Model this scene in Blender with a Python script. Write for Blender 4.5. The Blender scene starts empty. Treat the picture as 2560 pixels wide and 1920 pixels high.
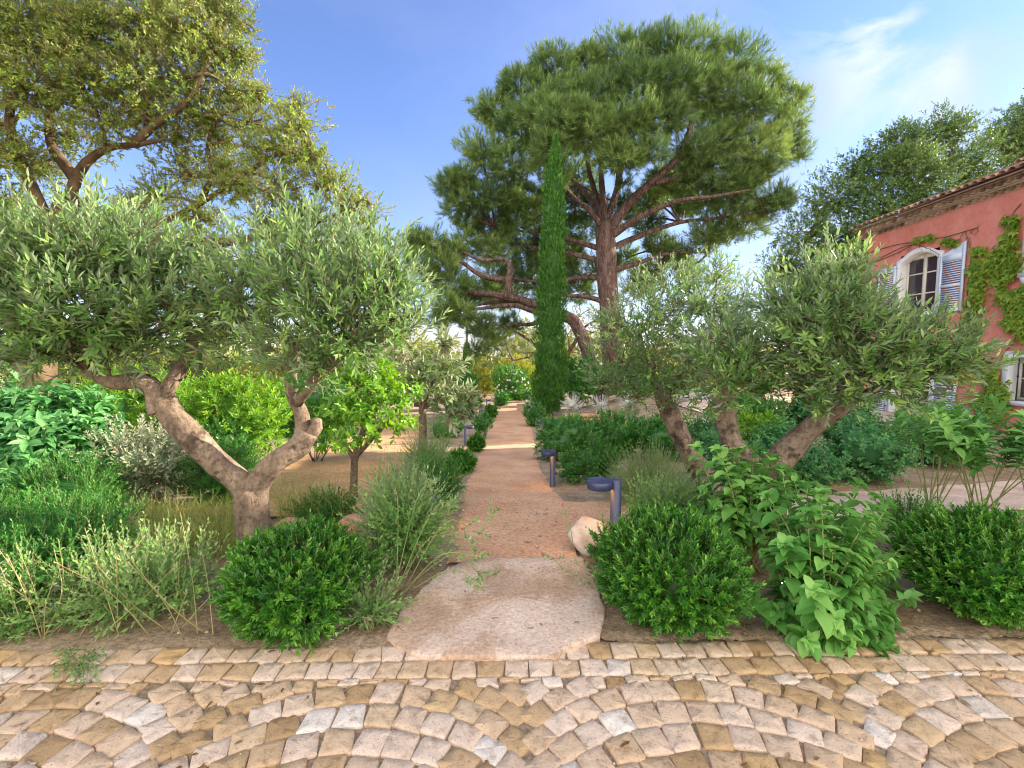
import bpy, math
import numpy as np
from mathutils import Vector
SC = bpy.context.scene
COL = SC.collection
sin, cos, pi = math.sin, math.cos, math.pi

# ------------------------------------------------------------------ camera
F = 1120.0; PITCH = math.atan(86 / 1120.0); EYE = 1.5
cam = bpy.data.cameras.new('camera'); cam.sensor_width = 36.0; cam.lens = 36.0 * F / 2560.0
cam.clip_start = 0.05; cam.clip_end = 4000
co = bpy.data.objects.new('camera', cam); COL.objects.link(co)
co.location = (0, 0, EYE); co.rotation_euler = (pi / 2 - PITCH, 0, 0)
SC.camera = co
# ------------------------------------------------------------------ sky, sun, exposure
SUN_EL, SUN_AZ = math.radians(21), math.radians(71)
w = bpy.data.worlds.new('World'); SC.world = w; w.use_nodes = True
nt = w.node_tree; nd = nt.nodes; lk = nt.links
for n in list(nd): nd.remove(n)
def wn(t, **k):
    n = nd.new(t)
    for a, b in k.items(): setattr(n, a, b)
    return n
def wmath(op, a, b=None, c=None):
    n = wn('ShaderNodeMath', operation=op)
    for i, x in enumerate((a, b, c)):
        if x is None: continue
        if isinstance(x, (int, float)): n.inputs[i].default_value = x
        else: lk.new(x, n.inputs[i])
    return n.outputs[0]
out = wn('ShaderNodeOutputWorld'); bg = wn('ShaderNodeBackground')
sky = wn('ShaderNodeTexSky', sky_type='NISHITA'); sky.sun_disc = False
sky.sun_elevation = SUN_EL; sky.sun_rotation = SUN_AZ
sky.air_density = 1.0; sky.dust_density = 0.1; sky.ozone_density = 3.0
tc = wn('ShaderNodeTexCoord')
sp_ = wn('ShaderNodeSeparateXYZ'); lk.new(tc.outputs['Generated'], sp_.inputs[0])
dx, dy, dz = sp_.outputs
# thin high cloud: wisps, thicker towards the bright side, plus an unseen fill bank behind
mp = wn('ShaderNodeMapping'); mp.inputs['Scale'].default_value = (2.2, 2.2, 3.4)
mp.inputs['Rotation'].default_value = (0.3, 0.5, 0.4)
lk.new(tc.outputs['Generated'], mp.inputs[0])
nz = wn('ShaderNodeTexNoise'); nz.inputs['Scale'].default_value = 1.7; nz.inputs['Detail'].default_value = 9
nz.inputs['Roughness'].default_value = 0.58; nz.inputs['Distortion'].default_value = 0.35
lk.new(mp.outputs[0], nz.inputs[0])
wis = wmath('MULTIPLY', wmath('SUBTRACT', nz.outputs[0], 0.47), 3.4); 
# streak near the upper right
az = wmath('ARCTAN2', dx, dy)
s1 = wmath('SUBTRACT', az, wmath('ADD', 0.655, wmath('MULTIPLY', wmath('SUBTRACT', nz.outputs[0], .5), .3)))
band = wmath('POWER', 2.718, wmath('MULTIPLY', wmath('MULTIPLY', s1, s1), -170.0))
band = wmath('MULTIPLY', band, wmath('MULTIPLY', wmath('SUBTRACT', dz, 0.30), 5.0))
band.node.use_clamp = True
side = wmath('ADD', wmath('MULTIPLY', dx, 0.75), 0.0)
base = wmath('ADD', wmath('MULTIPLY', wis, wmath('MAXIMUM', wmath('ADD', side, 0.03), 0.03)), wmath('MULTIPLY', side, 0.22))
fill_cloud = wmath('MULTIPLY', wmath('SUBTRACT', wmath('SUBTRACT', 0.35, dy), 0.0), 0.9); fill_cloud.node.use_clamp = True  # warm bright bank behind the camera, out of view, added as fill light
cl = wmath('ADD', wmath('ADD', base, fill_cloud), wmath('MAXIMUM', wmath('MULTIPLY_ADD', wis, 0.10, 0.07), 0.0))
hz_ = wmath('POWER', wmath('SUBTRACT', 1.0, wmath('ABSOLUTE', dz)), 7.0)
cl = wmath('ADD', cl, wmath('MULTIPLY', hz_, 0.6)); 
cl = wmath('MINIMUM', wmath('MAXIMUM', cl, 0.0), 0.92)
mixc = wn('ShaderNodeMix', data_type='RGBA')
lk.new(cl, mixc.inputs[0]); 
SKY_GAIN = wn('ShaderNodeMix', data_type='RGBA'); SKY_GAIN.blend_type = 'MULTIPLY'; SKY_GAIN.inputs[0].default_value = 1
lk.new(sky.outputs[0], SKY_GAIN.inputs[6]); SKY_GAIN.inputs[7].default_value = (1.12, 1.07, 1.32, 1)
ccol = wn('ShaderNodeMix', data_type='RGBA'); lk.new(fill_cloud, ccol.inputs[0]); ccol.inputs[6].default_value = (3.0, 3.05, 3.6, 1); ccol.inputs[7].default_value = (14.0, 12.6, 10.8, 1)
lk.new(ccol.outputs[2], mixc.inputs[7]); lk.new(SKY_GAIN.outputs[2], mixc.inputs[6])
stk = wmath('MINIMUM', wmath('MAXIMUM', wmath('MULTIPLY', band, wmath('ADD', wmath('MULTIPLY', wis, 1.5), 0.45)), 0.0), 0.85)
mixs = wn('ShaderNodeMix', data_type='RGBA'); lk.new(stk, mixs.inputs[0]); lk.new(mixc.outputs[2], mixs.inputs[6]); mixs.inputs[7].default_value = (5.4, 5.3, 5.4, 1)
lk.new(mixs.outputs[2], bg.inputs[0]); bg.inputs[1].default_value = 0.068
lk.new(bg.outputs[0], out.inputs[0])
sl = bpy.data.lights.new('sun', 'SUN'); sl.energy = 3.8; sl.angle = math.radians(0.5); sl.color = (1.0, 0.86, 0.66)
so = bpy.data.objects.new('sun', sl); COL.objects.link(so)
sd = Vector((sin(SUN_AZ) * cos(SUN_EL), cos(SUN_AZ) * cos(SUN_EL), sin(SUN_EL)))
so.rotation_euler = sd.to_track_quat('Z', 'Y').to_euler()
so.location = (40, 20, 30)
vs = SC.view_settings; SC.display_settings.display_device = 'sRGB'
vs.view_transform = 'Standard'; vs.look = 'None'; vs.exposure = 1.9; vs.gamma = 1.0; vs.use_curve_mapping = False
cy = SC.cycles
cy.max_bounces = 7; cy.diffuse_bounces = 4; cy.glossy_bounces = 2; cy.transmission_bounces = 4; cy.transparent_max_bounces = 4
cy.pixel_filter_type = 'BLACKMAN_HARRIS'; cy.filter_width = 1.05; cy.caustics_reflective = False; cy.caustics_refractive = False; cy.sample_clamp_indirect = 6

# ------------------------------------------------------------------ placing helpers (2212 px wide sketch units)
S = 2560 / 2212.0; CP, SP = cos(PITCH), sin(PITCH)
def ray(px, py):
    a = (px * S - 1280) / F; b = (960 - py * S) / F
    return np.array((a, CP + b * SP, -SP + b * CP))
def q(px, py, Y):
    r = ray(px, py); t = Y / r[1]
    return np.array((r[0] * t, Y, EYE + r[2] * t))
PY = [-40, 2.1, 2.3, 3.1, 4.0, 6.26, 11.6, 16, 21, 27, 60, 150, 600, 2500]
PZ = [-.03, -.03, 0, 0, -.10, -.44, -1.0, -1.2, -1.33, -1.5, -4.0, -14, -40, -60]
def gz(x, y):
    p = np.interp(y, PY, PZ)
    t = np.clip((np.asarray(x, float) - 2.5) / 5.0, 0, 1); t = t * t * (3 - 2 * t)
    t = t * np.clip((30 - np.asarray(y, float)) / 8, 0, 1)
    return p * (1 - t) + np.maximum(p, -.37) * t
def ground_at(px, py, lift=0.0):
    Y = np.linspace(0.8, 40, 8000); r = ray(px, py)
    X = r[0] / r[1] * Y; Z = EYE + r[2] / r[1] * Y
    i = np.argmax(Z <= gz(X, Y) + lift)
    return X[i], Y[i], Z[i]
def pxr(p, Y): return p * S / F * Y     # sketch pixels -> metres at depth Y
def nrm(a): return a / np.maximum(np.linalg.norm(a, axis=-1, keepdims=True), 1e-9)
UP = np.array((0, 0, 1.0))

# ------------------------------------------------------------------ mesh builder
class MB:
    def __init__(s): s.v = []; s.f = []; s.r = []; s.fm = []; s.n = 0
    def add(s, v, f, r=None, m=0):
        v = np.asarray(v, float).reshape(-1, 3)
        if isinstance(f, np.ndarray): f = [f]
        for a in f:
            a = np.asarray(a, int)
            if len(a): s.f.append(a + s.n); s.fm.append(np.full(len(a), m))
        s.v.append(v); s.r.append(np.full(len(v), .5) if r is None else np.broadcast_to(np.asarray(r, float), (len(v),)))
        s.n += len(v); return s
    def build(s, name, mats, parent=None, smooth=False, org=None):
        v = np.concatenate(s.v)
        if org is None and parent is not None: org = parent_org(parent)
        if org is not None: v = v - np.asarray(org)
        me = bpy.data.meshes.new(name)
        me.vertices.add(len(v)); me.vertices.foreach_set('co', v.astype(np.float32).ravel())
        li = np.concatenate([a.ravel() for a in s.f]); lt = np.concatenate([np.full(len(a), a.shape[1]) for a in s.f])
        ls = np.concatenate(([0], np.cumsum(lt)[:-1]))
        me.loops.add(len(li)); me.loops.foreach_set('vertex_index', li.astype(np.int32))
        me.polygons.add(len(lt)); me.polygons.foreach_set('loop_start', ls.astype(np.int32))
        me.polygons.foreach_set('material_index', np.concatenate(s.fm).astype(np.int32))
        at_ = me.attributes.new('rnd', 'FLOAT', 'POINT'); at_.data.foreach_set('value', np.concatenate(s.r).astype(np.float32))
        if smooth: me.polygons.foreach_set('use_smooth', np.ones(len(lt), bool))
        me.update(calc_edges=True); me.validate()
        for m in (mats if isinstance(mats, (list, tuple)) else [mats]): me.materials.append(m)
        o = bpy.data.objects.new(name, me); COL.objects.link(o)
        if parent is not None: o.parent = parent
        elif org is not None: o.location = org
        return o
def parent_org(p):
    o = np.zeros(3)
    while p is not None: o = o + np.array(p.location); p = p.parent
    return o
def tag(o, label=None, cat=None, group=None, kind=None):
    for k, x in (('label', label), ('category', cat), ('group', group), ('kind', kind)):
        if x: o[k] = x
    return o
def thing(name, label, cat, loc, group=None, rz=0):
    o = bpy.data.objects.new(name, None); COL.objects.link(o); o.location = loc; o.rotation_euler.z = rz
    o.empty_display_size = .2
    return tag(o, label, cat, group)
def structure(o): o['kind'] = 'structure'; return o

def tube(mb, pts, rad, n=8, g=None, wob=0.0, r=.5, m=0, cap=True, sub=1):
    pts = np.asarray(pts, float); rad = np.asarray(rad, float)
    if sub > 1:                                   # Catmull-Rom
        P = np.vstack((2 * pts[0] - pts[1], pts, 2 * pts[-1] - pts[-2])); o = []; rr = []
        for i in range(len(pts) - 1):
            for k in range(sub):
                t = k / sub; a, b, c, d = P[i:i + 4]
                o.append(.5 * (2 * b + (c - a) * t + (2 * a - 5 * b + 4 * c - d) * t * t + (3 * b - a - 3 * c + d) * t ** 3))
                rr.append(rad[i] * (1 - t) + rad[i + 1] * t)
        o.append(pts[-1]); rr.append(rad[-1]); pts = np.array(o); rad = np.array(rr)
    K = len(pts); tg = nrm(np.gradient(pts, axis=0))
    u = np.cross(tg[0], (0.31, 0.93, 0.17)); u = u / np.linalg.norm(u); rows = []
    a = np.arange(n) * 2 * pi / n
    for i in range(K):
        u = u - tg[i] * np.dot(u, tg[i]); u = u / np.linalg.norm(u); v = np.cross(tg[i], u)
        R = np.full(n, rad[i])
        if g is not None and wob: R = R * (1 + wob * g.standard_normal(n) * .6 + wob * np.sin(a * 2 + i * .5) + wob * .8 * np.sin(a * 3 - i * .9))
        rows.append(pts[i] + (np.cos(a) * R)[:, None] * u + (np.sin(a) * R)[:, None] * v)
    V = np.concatenate(rows); f = []
    for i in range(K - 1):
        for j in range(n):
            f.append((i * n + j, i * n + (j + 1) % n, (i + 1) * n + (j + 1) % n, (i + 1) * n + j))
    F_ = [np.array(f)]
    if cap:
        c0 = len(V); V = np.vstack((V, pts[0], pts[-1])); b = (K - 1) * n
        F_.append(np.array([(c0, (j + 1) % n, j) for j in range(n)] + [(c0 + 1, b + j, b + (j + 1) % n) for j in range(n)]))
    mb.add(V, F_, r, m)
def box(mb, a, b, m=0, r=.5):
    x0, y0, z0 = a; x1, y1, z1 = b
    v = [(x0, y0, z0), (x1, y0, z0), (x1, y1, z0), (x0, y1, z0), (x0, y0, z1), (x1, y0, z1), (x1, y1, z1), (x0, y1, z1)]
    mb.add(v, np.array([(0, 3, 2, 1), (4, 5, 6, 7), (0, 1, 5, 4), (1, 2, 6, 5), (2, 3, 7, 6), (3, 0, 4, 7)]), r, m)
def lathe(mb, prof, c=(0, 0, 0), n=32, m=0, r=.5):
    a = np.arange(n) * 2 * pi / n; V = []; f = []
    for R, z in prof: V += [(c[0] + R * cos(t), c[1] + R * sin(t), c[2] + z) for t in a]
    for i in range(len(prof) - 1):
        for j in range(n): f.append((i * n + j, i * n + (j + 1) % n, (i + 1) * n + (j + 1) % n, (i + 1) * n + j))
    mb.add(V, np.array(f), r, m)

# leaf templates: (u along, v across, w up), quads
T_DIA = (np.array([(0, 0, 0), (.45, -.5, .14), (1, 0, 0), (.45, .5, .14)]), np.array([(0, 1, 2, 3)]))
T_LAN = (np.array([(0, 0, 0), (.3, -.5, .15), (.7, -.38, .1), (1, 0, -.15), (.7, .38, .1), (.3, .5, .15)]), np.array([(0, 1, 2, 3), (0, 3, 4, 5)]))
T_BRD = (np.array([(0, 0, 0), (.48, 0, .02), (1, 0, -.5), (.14, -.34, .2), (.45, -.5, .2), (.78, -.34, -.02), (.14, .34, .2), (.45, .5, .2), (.78, .34, -.02)]),
         np.array([(0, 3, 4, 1), (1, 4, 5, 2), (0, 1, 7, 6), (1, 2, 8, 7)]))
T_NDL = (np.array([(0, -.5, 0), (1, -.12, 0), (1, .12, 0), (0, .5, 0)]), np.array([(0, 1, 2, 3)]))
T_IVY = (np.array([(0, 0, 0), (.4, 0, .05), (1, 0, -.25), (.1, -.35, .05), (.42, -.62, -.05), (.55, -.2, .02), (.1, .35, .05), (.42, .62, -.05), (.55, .2, .02)]),
         np.array([(0, 3, 4, 1), (1, 4, 5, 2), (0, 1, 7, 6), (1, 2, 8, 7)]))
def leaves(mb, P, D, N, L, W, T, rnd, m=0):
    tv, tf = T; k = len(tv); n = len(P)
    D = nrm(D); sd_ = nrm(np.cross(N, D)); N2 = np.cross(D, sd_)
    V = P[:, None] + D[:, None] * (L[:, None] * tv[:, 0])[..., None] + sd_[:, None] * (W[:, None] * tv[:, 1])[..., None] + N2[:, None] * (W[:, None] * tv[:, 2])[..., None]
    f = (tf[None] + (np.arange(n) * k)[:, None, None]).reshape(-1, 4)
    mb.add(V.reshape(-1, 3), f, np.repeat(rnd, k), m)
def shoots(mb, tw, B, D, Ln, nl, ll, lw, ang, T, g, lift=0.0, droop=0.0, dec=False, tr=.0022, tip=.6, t0=.12, m=0, tm=0, bias=0.0):
    n = len(B); D = nrm(D); k = np.arange(nl)
    t = np.clip(t0 + (1 - t0) * (k + .5 + g.uniform(-.3, .3, (n, nl))) / nl, 0, 1)
    Pt = B[:, None] + D[:, None] * (Ln[:, None] * t)[..., None] + UP * (lift * Ln[:, None] * t ** 2)[..., None]
    tg = nrm(D[:, None] + UP * (2 * lift * t)[..., None])
    ref = g.standard_normal((n, 1, 3)); u = nrm(np.cross(tg, ref)); v = np.cross(tg, u)
    phi = (k // 2 * 1.57 + (k % 2) * pi if dec else k * 2.4)[None] + g.uniform(0, 6.28, (n, 1)) + g.normal(0, .2, (n, nl))
    rad = u * np.cos(phi)[..., None] + v * np.sin(phi)[..., None]
    a = ang * (1 + .22 * g.standard_normal((n, nl))) * (1.1 - .55 * t)
    LD = tg * np.cos(a)[..., None] + rad * np.sin(a)[..., None] - UP * droop
    LD = nrm(LD); N = tg + UP * .35 + g.normal(0, .25, (n, nl, 3)); N = nrm(N - LD * (N * LD).sum(-1, keepdims=True))
    sc = (1 - (1 - tip) * t ** 2) * np.clip(1 + .2 * g.standard_normal((n, nl)), .5, 1.6)
    r = np.clip(.42 * g.random((n, 1)) + .33 * g.random((n, nl)) + .25 * t ** 2 + bias, 0, 1)
    leaves(mb, Pt.reshape(-1, 3), LD.reshape(-1, 3), N.reshape(-1, 3), (ll * sc).ravel(), (lw * sc).ravel(), T, r.ravel(), m)
    if tw is not None:
        tt = np.array((0, .5, 1.0)); C = B[:, None] + D[:, None] * (Ln[:, None] * tt)[..., None] + UP * (lift * Ln[:, None] * tt ** 2)[..., None]
        u0 = nrm(np.cross(D, g.standard_normal((n, 3)))); v0 = np.cross(D, u0); aa = np.arange(3) * 2.094
        ring = u0[:, None] * np.cos(aa)[None, :, None] + v0[:, None] * np.sin(aa)[None, :, None]
        V = C[:, :, None] + ring[:, None] * (np.array((1, .75, .35)) * tr)[None, :, None, None]
        f = np.array([(i * 3 + j, i * 3 + (j + 1) % 3, i * 3 + 3 + (j + 1) % 3, i * 3 + 3 + j) for i in range(2) for j in range(3)])
        f = (f[None] + (np.arange(n) * 9)[:, None, None]).reshape(-1, 4)
        tw.add(V.reshape(-1, 3), f, .5, tm)
def lump(d, g, amp=.25, fr=2.2, k=6):
    s = np.zeros(len(d))
    for _ in range(k):
        s += np.sin(d @ (g.standard_normal(3) * fr) + g.uniform(0, 6.28))
    return 1 + amp * s / math.sqrt(k / 2) * .7
def sphere_pts(n, g): return nrm(g.standard_normal((n, 3)))
def blob(mb, c, r, g, amp=.2, m=0, nu=14, nv=9, rnd=.3):
    u = np.arange(nu) * 2 * pi / nu; v = np.linspace(0.02, pi - .02, nv)
    d = np.array([(sin(b) * cos(a), sin(b) * sin(a), cos(b)) for b in v for a in u])
    V = np.asarray(c) + d * np.asarray(r) * lump(d, g, amp, 3)[:, None]
    f = np.array([(i * nu + j, (i + 1) * nu + j, (i + 1) * nu + (j + 1) % nu, i * nu + (j + 1) % nu) for i in range(nv - 1) for j in range(nu)])
    mb.add(V, f, rnd, m)

# ------------------------------------------------------------------ materials
def mat(name):
    m = bpy.data.materials.new(name); m.use_nodes = True
    n = m.node_tree.nodes; p = n['Principled BSDF']; return m, n, m.node_tree.links, p
def N_(n, t, **kw):
    x = n.new(t)
    for a, b in kw.items():
        if a in ('operation', 'data_type', 'blend_type', 'feature', 'noise_dimensions', 'attribute_name', 'distance', 'interpolation'): setattr(x, a, b)
        else: x.inputs[a.replace('_', ' ')].default_value = b
    return x
def ramp(n, stops):
    r = n.new('ShaderNodeValToRGB'); e = r.color_ramp.elements
    while len(e) < len(stops): e.new(.5)
    for i, (p, c) in enumerate(stops): e[i].position = p; e[i].color = (*c, 1)
    return r
def leafmat(name, a, b, c, back=None, trans=.3, rough=.5, spec=.35, odd=None, var=.35):
    m, n, l, p = mat(name)
    at_ = N_(n, 'ShaderNodeAttribute', attribute_name='rnd')
    nz = N_(n, 'ShaderNodeTexNoise', Scale=2.3, Detail=2.0); tcn = n.new('ShaderNodeTexCoord'); l.new(tcn.outputs['Object'], nz.inputs['Vector'])
    ad = N_(n, 'ShaderNodeMath', operation='MULTIPLY_ADD'); l.new(nz.outputs[0], ad.inputs[0]); ad.inputs[1].default_value = var; 
    su = N_(n, 'ShaderNodeMath', operation='SUBTRACT'); l.new(at_.outputs['Fac'], su.inputs[0]); su.inputs[1].default_value = var * .5
    l.new(su.outputs[0], ad.inputs[2])
    st = [(0, a), (.5, b), (.88, c)]
    if odd: st += [(.965, c), (.975, odd)]
    r = ramp(n, st); l.new(ad.outputs[0], r.inputs[0]); colr = r.outputs[0]
    if back:
        gm = n.new('ShaderNodeNewGeometry'); mx = N_(n, 'ShaderNodeMix', data_type='RGBA'); l.new(gm.outputs['Backfacing'], mx.inputs[0])
        l.new(colr, mx.inputs[6]); mx.inputs[7].default_value = (*back, 1); colr = mx.outputs[2]
    l.new(colr, p.inputs['Base Color']); p.inputs['Roughness'].default_value = rough; p.inputs['Specular IOR Level'].default_value = spec
    tl = n.new('ShaderNodeBsdfTranslucent'); hs = N_(n, 'ShaderNodeHueSaturation', Saturation=1.15, Value=1.5, Hue=.485); l.new(colr, hs.inputs['Color']); l.new(hs.outputs[0], tl.inputs[0])
    ms = n.new('ShaderNodeMixShader'); ms.inputs[0].default_value = trans; l.new(p.outputs[0], ms.inputs[1]); l.new(tl.outputs[0], ms.inputs[2])
    l.new(ms.outputs[0], n['Material Output'].inputs[0]); return m
def rockmat(name, cols, scale=3, detail=8, bump=.5, bscale=30, rough=.92, attr=0.0, spots=None, coord='Object', stretch=None, bdist=.01, vor=None, grain=None):
    """mottled mineral / bark / plaster: ramp over noise (+ rnd attribute), bump, optional spots"""
    m, n, l, p = mat(name); tcn = n.new('ShaderNodeTexCoord'); vec = tcn.outputs[coord]
    if stretch:
        mp_ = n.new('ShaderNodeMapping'); mp_.inputs['Scale'].default_value = stretch; l.new(vec, mp_.inputs[0]); vec = mp_.outputs[0]
    nz = N_(n, 'ShaderNodeTexNoise', Scale=scale, Detail=detail, Roughness=.62); l.new(vec, nz.inputs['Vector'])
    fac = nz.outputs[0]
    if attr:
        at_ = N_(n, 'ShaderNodeAttribute', attribute_name='rnd'); mx = N_(n, 'ShaderNodeMix', data_type='FLOAT'); mx.inputs[0].default_value = attr
        l.new(fac, mx.inputs[2]); l.new(at_.outputs['Fac'], mx.inputs[3]); fac = mx.outputs[0]
    r = ramp(n, cols); l.new(fac, r.inputs[0]); c = r.outputs[0]
    if spots:
        sc_, thr, colr = spots; n2 = N_(n, 'ShaderNodeTexNoise', Scale=sc_, Detail=3, Roughness=.7); l.new(tcn.outputs[coord], n2.inputs['Vector'])
        r2 = ramp(n, [(thr, (0, 0, 0)), (thr + .06, (1, 1, 1))]); l.new(n2.outputs[0], r2.inputs[0])
        mx = N_(n, 'ShaderNodeMix', data_type='RGBA'); l.new(r2.outputs[0], mx.inputs[0]); l.new(c, mx.inputs[6]); mx.inputs[7].default_value = (*colr, 1); c = mx.outputs[2]
    if grain:
        gs, lo, hi = grain; n3 = N_(n, 'ShaderNodeTexNoise', Scale=gs, Detail=5, Roughness=.75); l.new(tcn.outputs[coord], n3.inputs['Vector'])
        r3 = ramp(n, [(.36, (lo, lo, lo)), (.5, (1, 1, 1)), (.64, (hi, hi, hi))]); l.new(n3.outputs[0], r3.inputs[0])
        mx = N_(n, 'ShaderNodeMix', data_type='RGBA', blend_type='MULTIPLY'); mx.inputs[0].default_value = 1; l.new(c, mx.inputs[6]); l.new(r3.outputs[0], mx.inputs[7]); c = mx.outputs[2]
    l.new(c, p.inputs['Base Color']); p.inputs['Roughness'].default_value = rough; p.inputs['Specular IOR Level'].default_value = .25
    nb = N_(n, 'ShaderNodeTexNoise', Scale=bscale, Detail=6, Roughness=.7); l.new(vec, nb.inputs['Vector']); hgt = nb.outputs[0]
    if vor:
        vo = N_(n, 'ShaderNodeTexVoronoi', feature='DISTANCE_TO_EDGE', Scale=vor); l.new(vec, vo.inputs['Vector'])
        mm = N_(n, 'ShaderNodeMath', operation='MULTIPLY_ADD'); l.new(vo.outputs['Distance'], mm.inputs[0]); mm.inputs[1].default_value = 2.5; l.new(hgt, mm.inputs[2]); hgt = mm.outputs[0]
    bp = N_(n, 'ShaderNodeBump', Strength=bump, Distance=bdist); l.new(hgt, bp.inputs['Height']); l.new(bp.outputs[0], p.inputs['Normal'])
    return m
def plain(name, c, rough=.5, metal=0.0, spec=.5, emis=None, es=0, var=.0, scale=20):
    m, n, l, p = mat(name); p.inputs['Base Color'].default_value = (*c, 1); p.inputs['Roughness'].default_value = rough
    p.inputs['Metallic'].default_value = metal; p.inputs['Specular IOR Level'].default_value = spec
    if emis: p.inputs['Emission Color'].default_value = (*emis, 1); p.inputs['Emission Strength'].default_value = es
    if var:
        tcn = n.new('ShaderNodeTexCoord'); nz = N_(n, 'ShaderNodeTexNoise', Scale=scale, Detail=6, Roughness=.65); l.new(tcn.outputs['Object'], nz.inputs['Vector'])
        r = ramp(n, [(.3, tuple(x * (1 - var) for x in c)), (.7, tuple(min(1, x * (1 + var)) for x in c))]); l.new(nz.outputs[0], r.inputs[0]); l.new(r.outputs[0], p.inputs['Base Color'])
    return m
M = {}
M['olive'] = leafmat('olive_leaf', (.05, .14, .032), (.145, .30, .07), (.40, .56, .165), back=(.25, .345, .20), trans=.25, rough=.5, spec=.3, odd=(.42, .36, .08), var=.3)
M['oak'] = leafmat('cork_oak_leaf', (.07, .155, .022), (.18, .31, .045), (.42, .50, .10), back=(.32, .34, .14), trans=.25, odd=(.36, .20, .06))
M['holm'] = leafmat('holm_oak_leaf', (.05, .11, .035), (.11, .20, .06), (.24, .35, .10), trans=.2)
M['pine'] = leafmat('pine_needle', (.065, .13, .042), (.15, .255, .078), (.32, .43, .125), trans=.22, rough=.55)
M['cypress'] = leafmat('cypress_scale', (.026, .095, .018), (.068, .21, .034), (.17, .40, .065), trans=.2, rough=.6)
M['myrtle'] = leafmat('glossy_green_leaf', (.018, .095, .012), (.048, .21, .022), (.24, .52, .06), trans=.25, rough=.35, spec=.5)
M['sage'] = leafmat('sage_leaf', (.07, .21, .045), (.16, .36, .085), (.34, .54, .16), back=(.30, .38, .22), trans=.28)
M['bigleaf'] = leafmat('broad_leaf', (.06, .22, .045), (.14, .38, .08), (.28, .54, .13), back=(.15, .34, .10), trans=.3, rough=.5)
M['mint'] = leafmat('blue_green_leaf', (.045, .18, .06), (.09, .28, .09), (.18, .42, .14), trans=.25)
M['lime'] = leafmat('yellow_green_leaf', (.07, .20, .025), (.16, .36, .04), (.38, .54, .07), trans=.35)
M['dark'] = leafmat('dark_shrub_leaf', (.03, .13, .025), (.065, .24, .04), (.17, .42, .07), trans=.22, rough=.38, spec=.5)
M['feather'] = leafmat('feathery_leaf', (.02, .11, .02), (.048, .21, .035), (.13, .38, .06), trans=.25)
M['silver'] = leafmat('silver_leaf', (.48, .52, .50), (.62, .66, .64), (.78, .80, .78), trans=.15, rough=.8, var=.2)
M['elaeag'] = leafmat('pale_grey_leaf', (.18, .25, .14), (.30, .37, .22), (.50, .54, .38), back=(.5, .52, .4), trans=.2)
M['loquat'] = leafmat('loquat_leaf', (.07, .13, .05), (.16, .24, .09), (.34, .40, .20), back=(.42, .45, .30), trans=.2, rough=.4)
M['citrus'] = leafmat('citrus_leaf', (.08, .24, .02), (.16, .38, .03), (.30, .52, .06), trans=.3, rough=.35, spec=.5)
M['ivy'] = leafmat('creeper_leaf', (.10, .20, .02), (.20, .32, .03), (.34, .44, .06), trans=.3)
M['straw'] = leafmat('straw_stem', (.30, .25, .11), (.42, .37, .17), (.52, .47, .24), trans=.2)
M['grass'] = leafmat('dry_grass', (.16, .22, .05), (.28, .33, .09), (.42, .42, .15), trans=.3)
M['gold'] = leafmat('golden_leaf', (.20, .26, .04), (.34, .37, .06), (.50, .47, .10), trans=.35)
M['white_fl'] = leafmat('white_petal', (.75, .75, .72), (.82, .82, .8), (.88, .88, .86), trans=.2, var=.1)
M['pink_fl'] = leafmat('pink_petal', (.70, .05, .14), (.78, .08, .20), (.85, .15, .28), trans=.25, var=.1)
M['twig'] = rockmat('twig', [(.3, (.10, .075, .045)), (.7, (.22, .17, .10))], scale=12, bump=.2)
M['green_twig'] = rockmat('green_twig', [(.3, (.18, .22, .08)), (.7, (.36, .36, .17))], scale=12, bump=.2)
M['olive_bark'] = rockmat('olive_bark', [(.28, (.08, .06, .045)), (.45, (.21, .155, .115)), (.62, (.31, .235, .18)), (.8, (.40, .32, .25))], scale=5, bump=.9, bscale=16, spots=(4.5, .575, (.10, .075, .057)), bdist=.035, grain=(30, .6, 1.3), stretch=(1.6, 1.6, .6))
M['pine_bark'] = rockmat('pine_bark', [(.3, (.075, .05, .046)), (.5, (.19, .125, .11)), (.75, (.32, .235, .21))], scale=1.6, bump=1.0, bscale=5, stretch=(3, 3, .8), bdist=.12, vor=3.0)
M['oak_bark'] = rockmat('cork_bark', [(.3, (.05, .034, .02)), (.5, (.13, .09, .055)), (.75, (.25, .175, .11))], scale=3, bump=1.0, bscale=7, bdist=.06)
M['soil'] = rockmat('soil', [(.25, (.22, .155, .10)), (.5, (.37, .28, .19)), (.75, (.52, .42, .30))], scale=3.5, detail=12, bump=.9, bscale=45, spots=(60, .66, (.45, .38, .30)), bdist=.03, grain=(32, .6, 1.35))
M['path'] = rockmat('sand_path', [(.25, (.50, .28, .165)), (.5, (.64, .385, .24)), (.75, (.74, .48, .325))], scale=1.8, detail=14, bump=.6, bscale=70, spots=(55, .64, (.36, .19, .11)), bdist=.02, grain=(34, .66, 1.28))
M['path2'] = rockmat('gold_sand', [(.25, (.46, .26, .12)), (.5, (.60, .365, .185)), (.75, (.68, .455, .27))], scale=1.8, detail=12, bump=.8, bscale=40, bdist=.02, grain=(25, .65, 1.3))
M['path3'] = rockmat('pale_gravel', [(.25, (.50, .36, .28)), (.5, (.64, .50, .41)), (.75, (.74, .62, .54))], scale=2.5, detail=12, bump=.5, bscale=60, bdist=.015, grain=(30, .7, 1.2))
M['bed'] = rockmat('joint_sand', [(.3, (.15, .11, .075)), (.5, (.29, .22, .155)), (.7, (.44, .36, .27))], scale=60, detail=6, bump=.8, bscale=140, bdist=.006)
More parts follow.
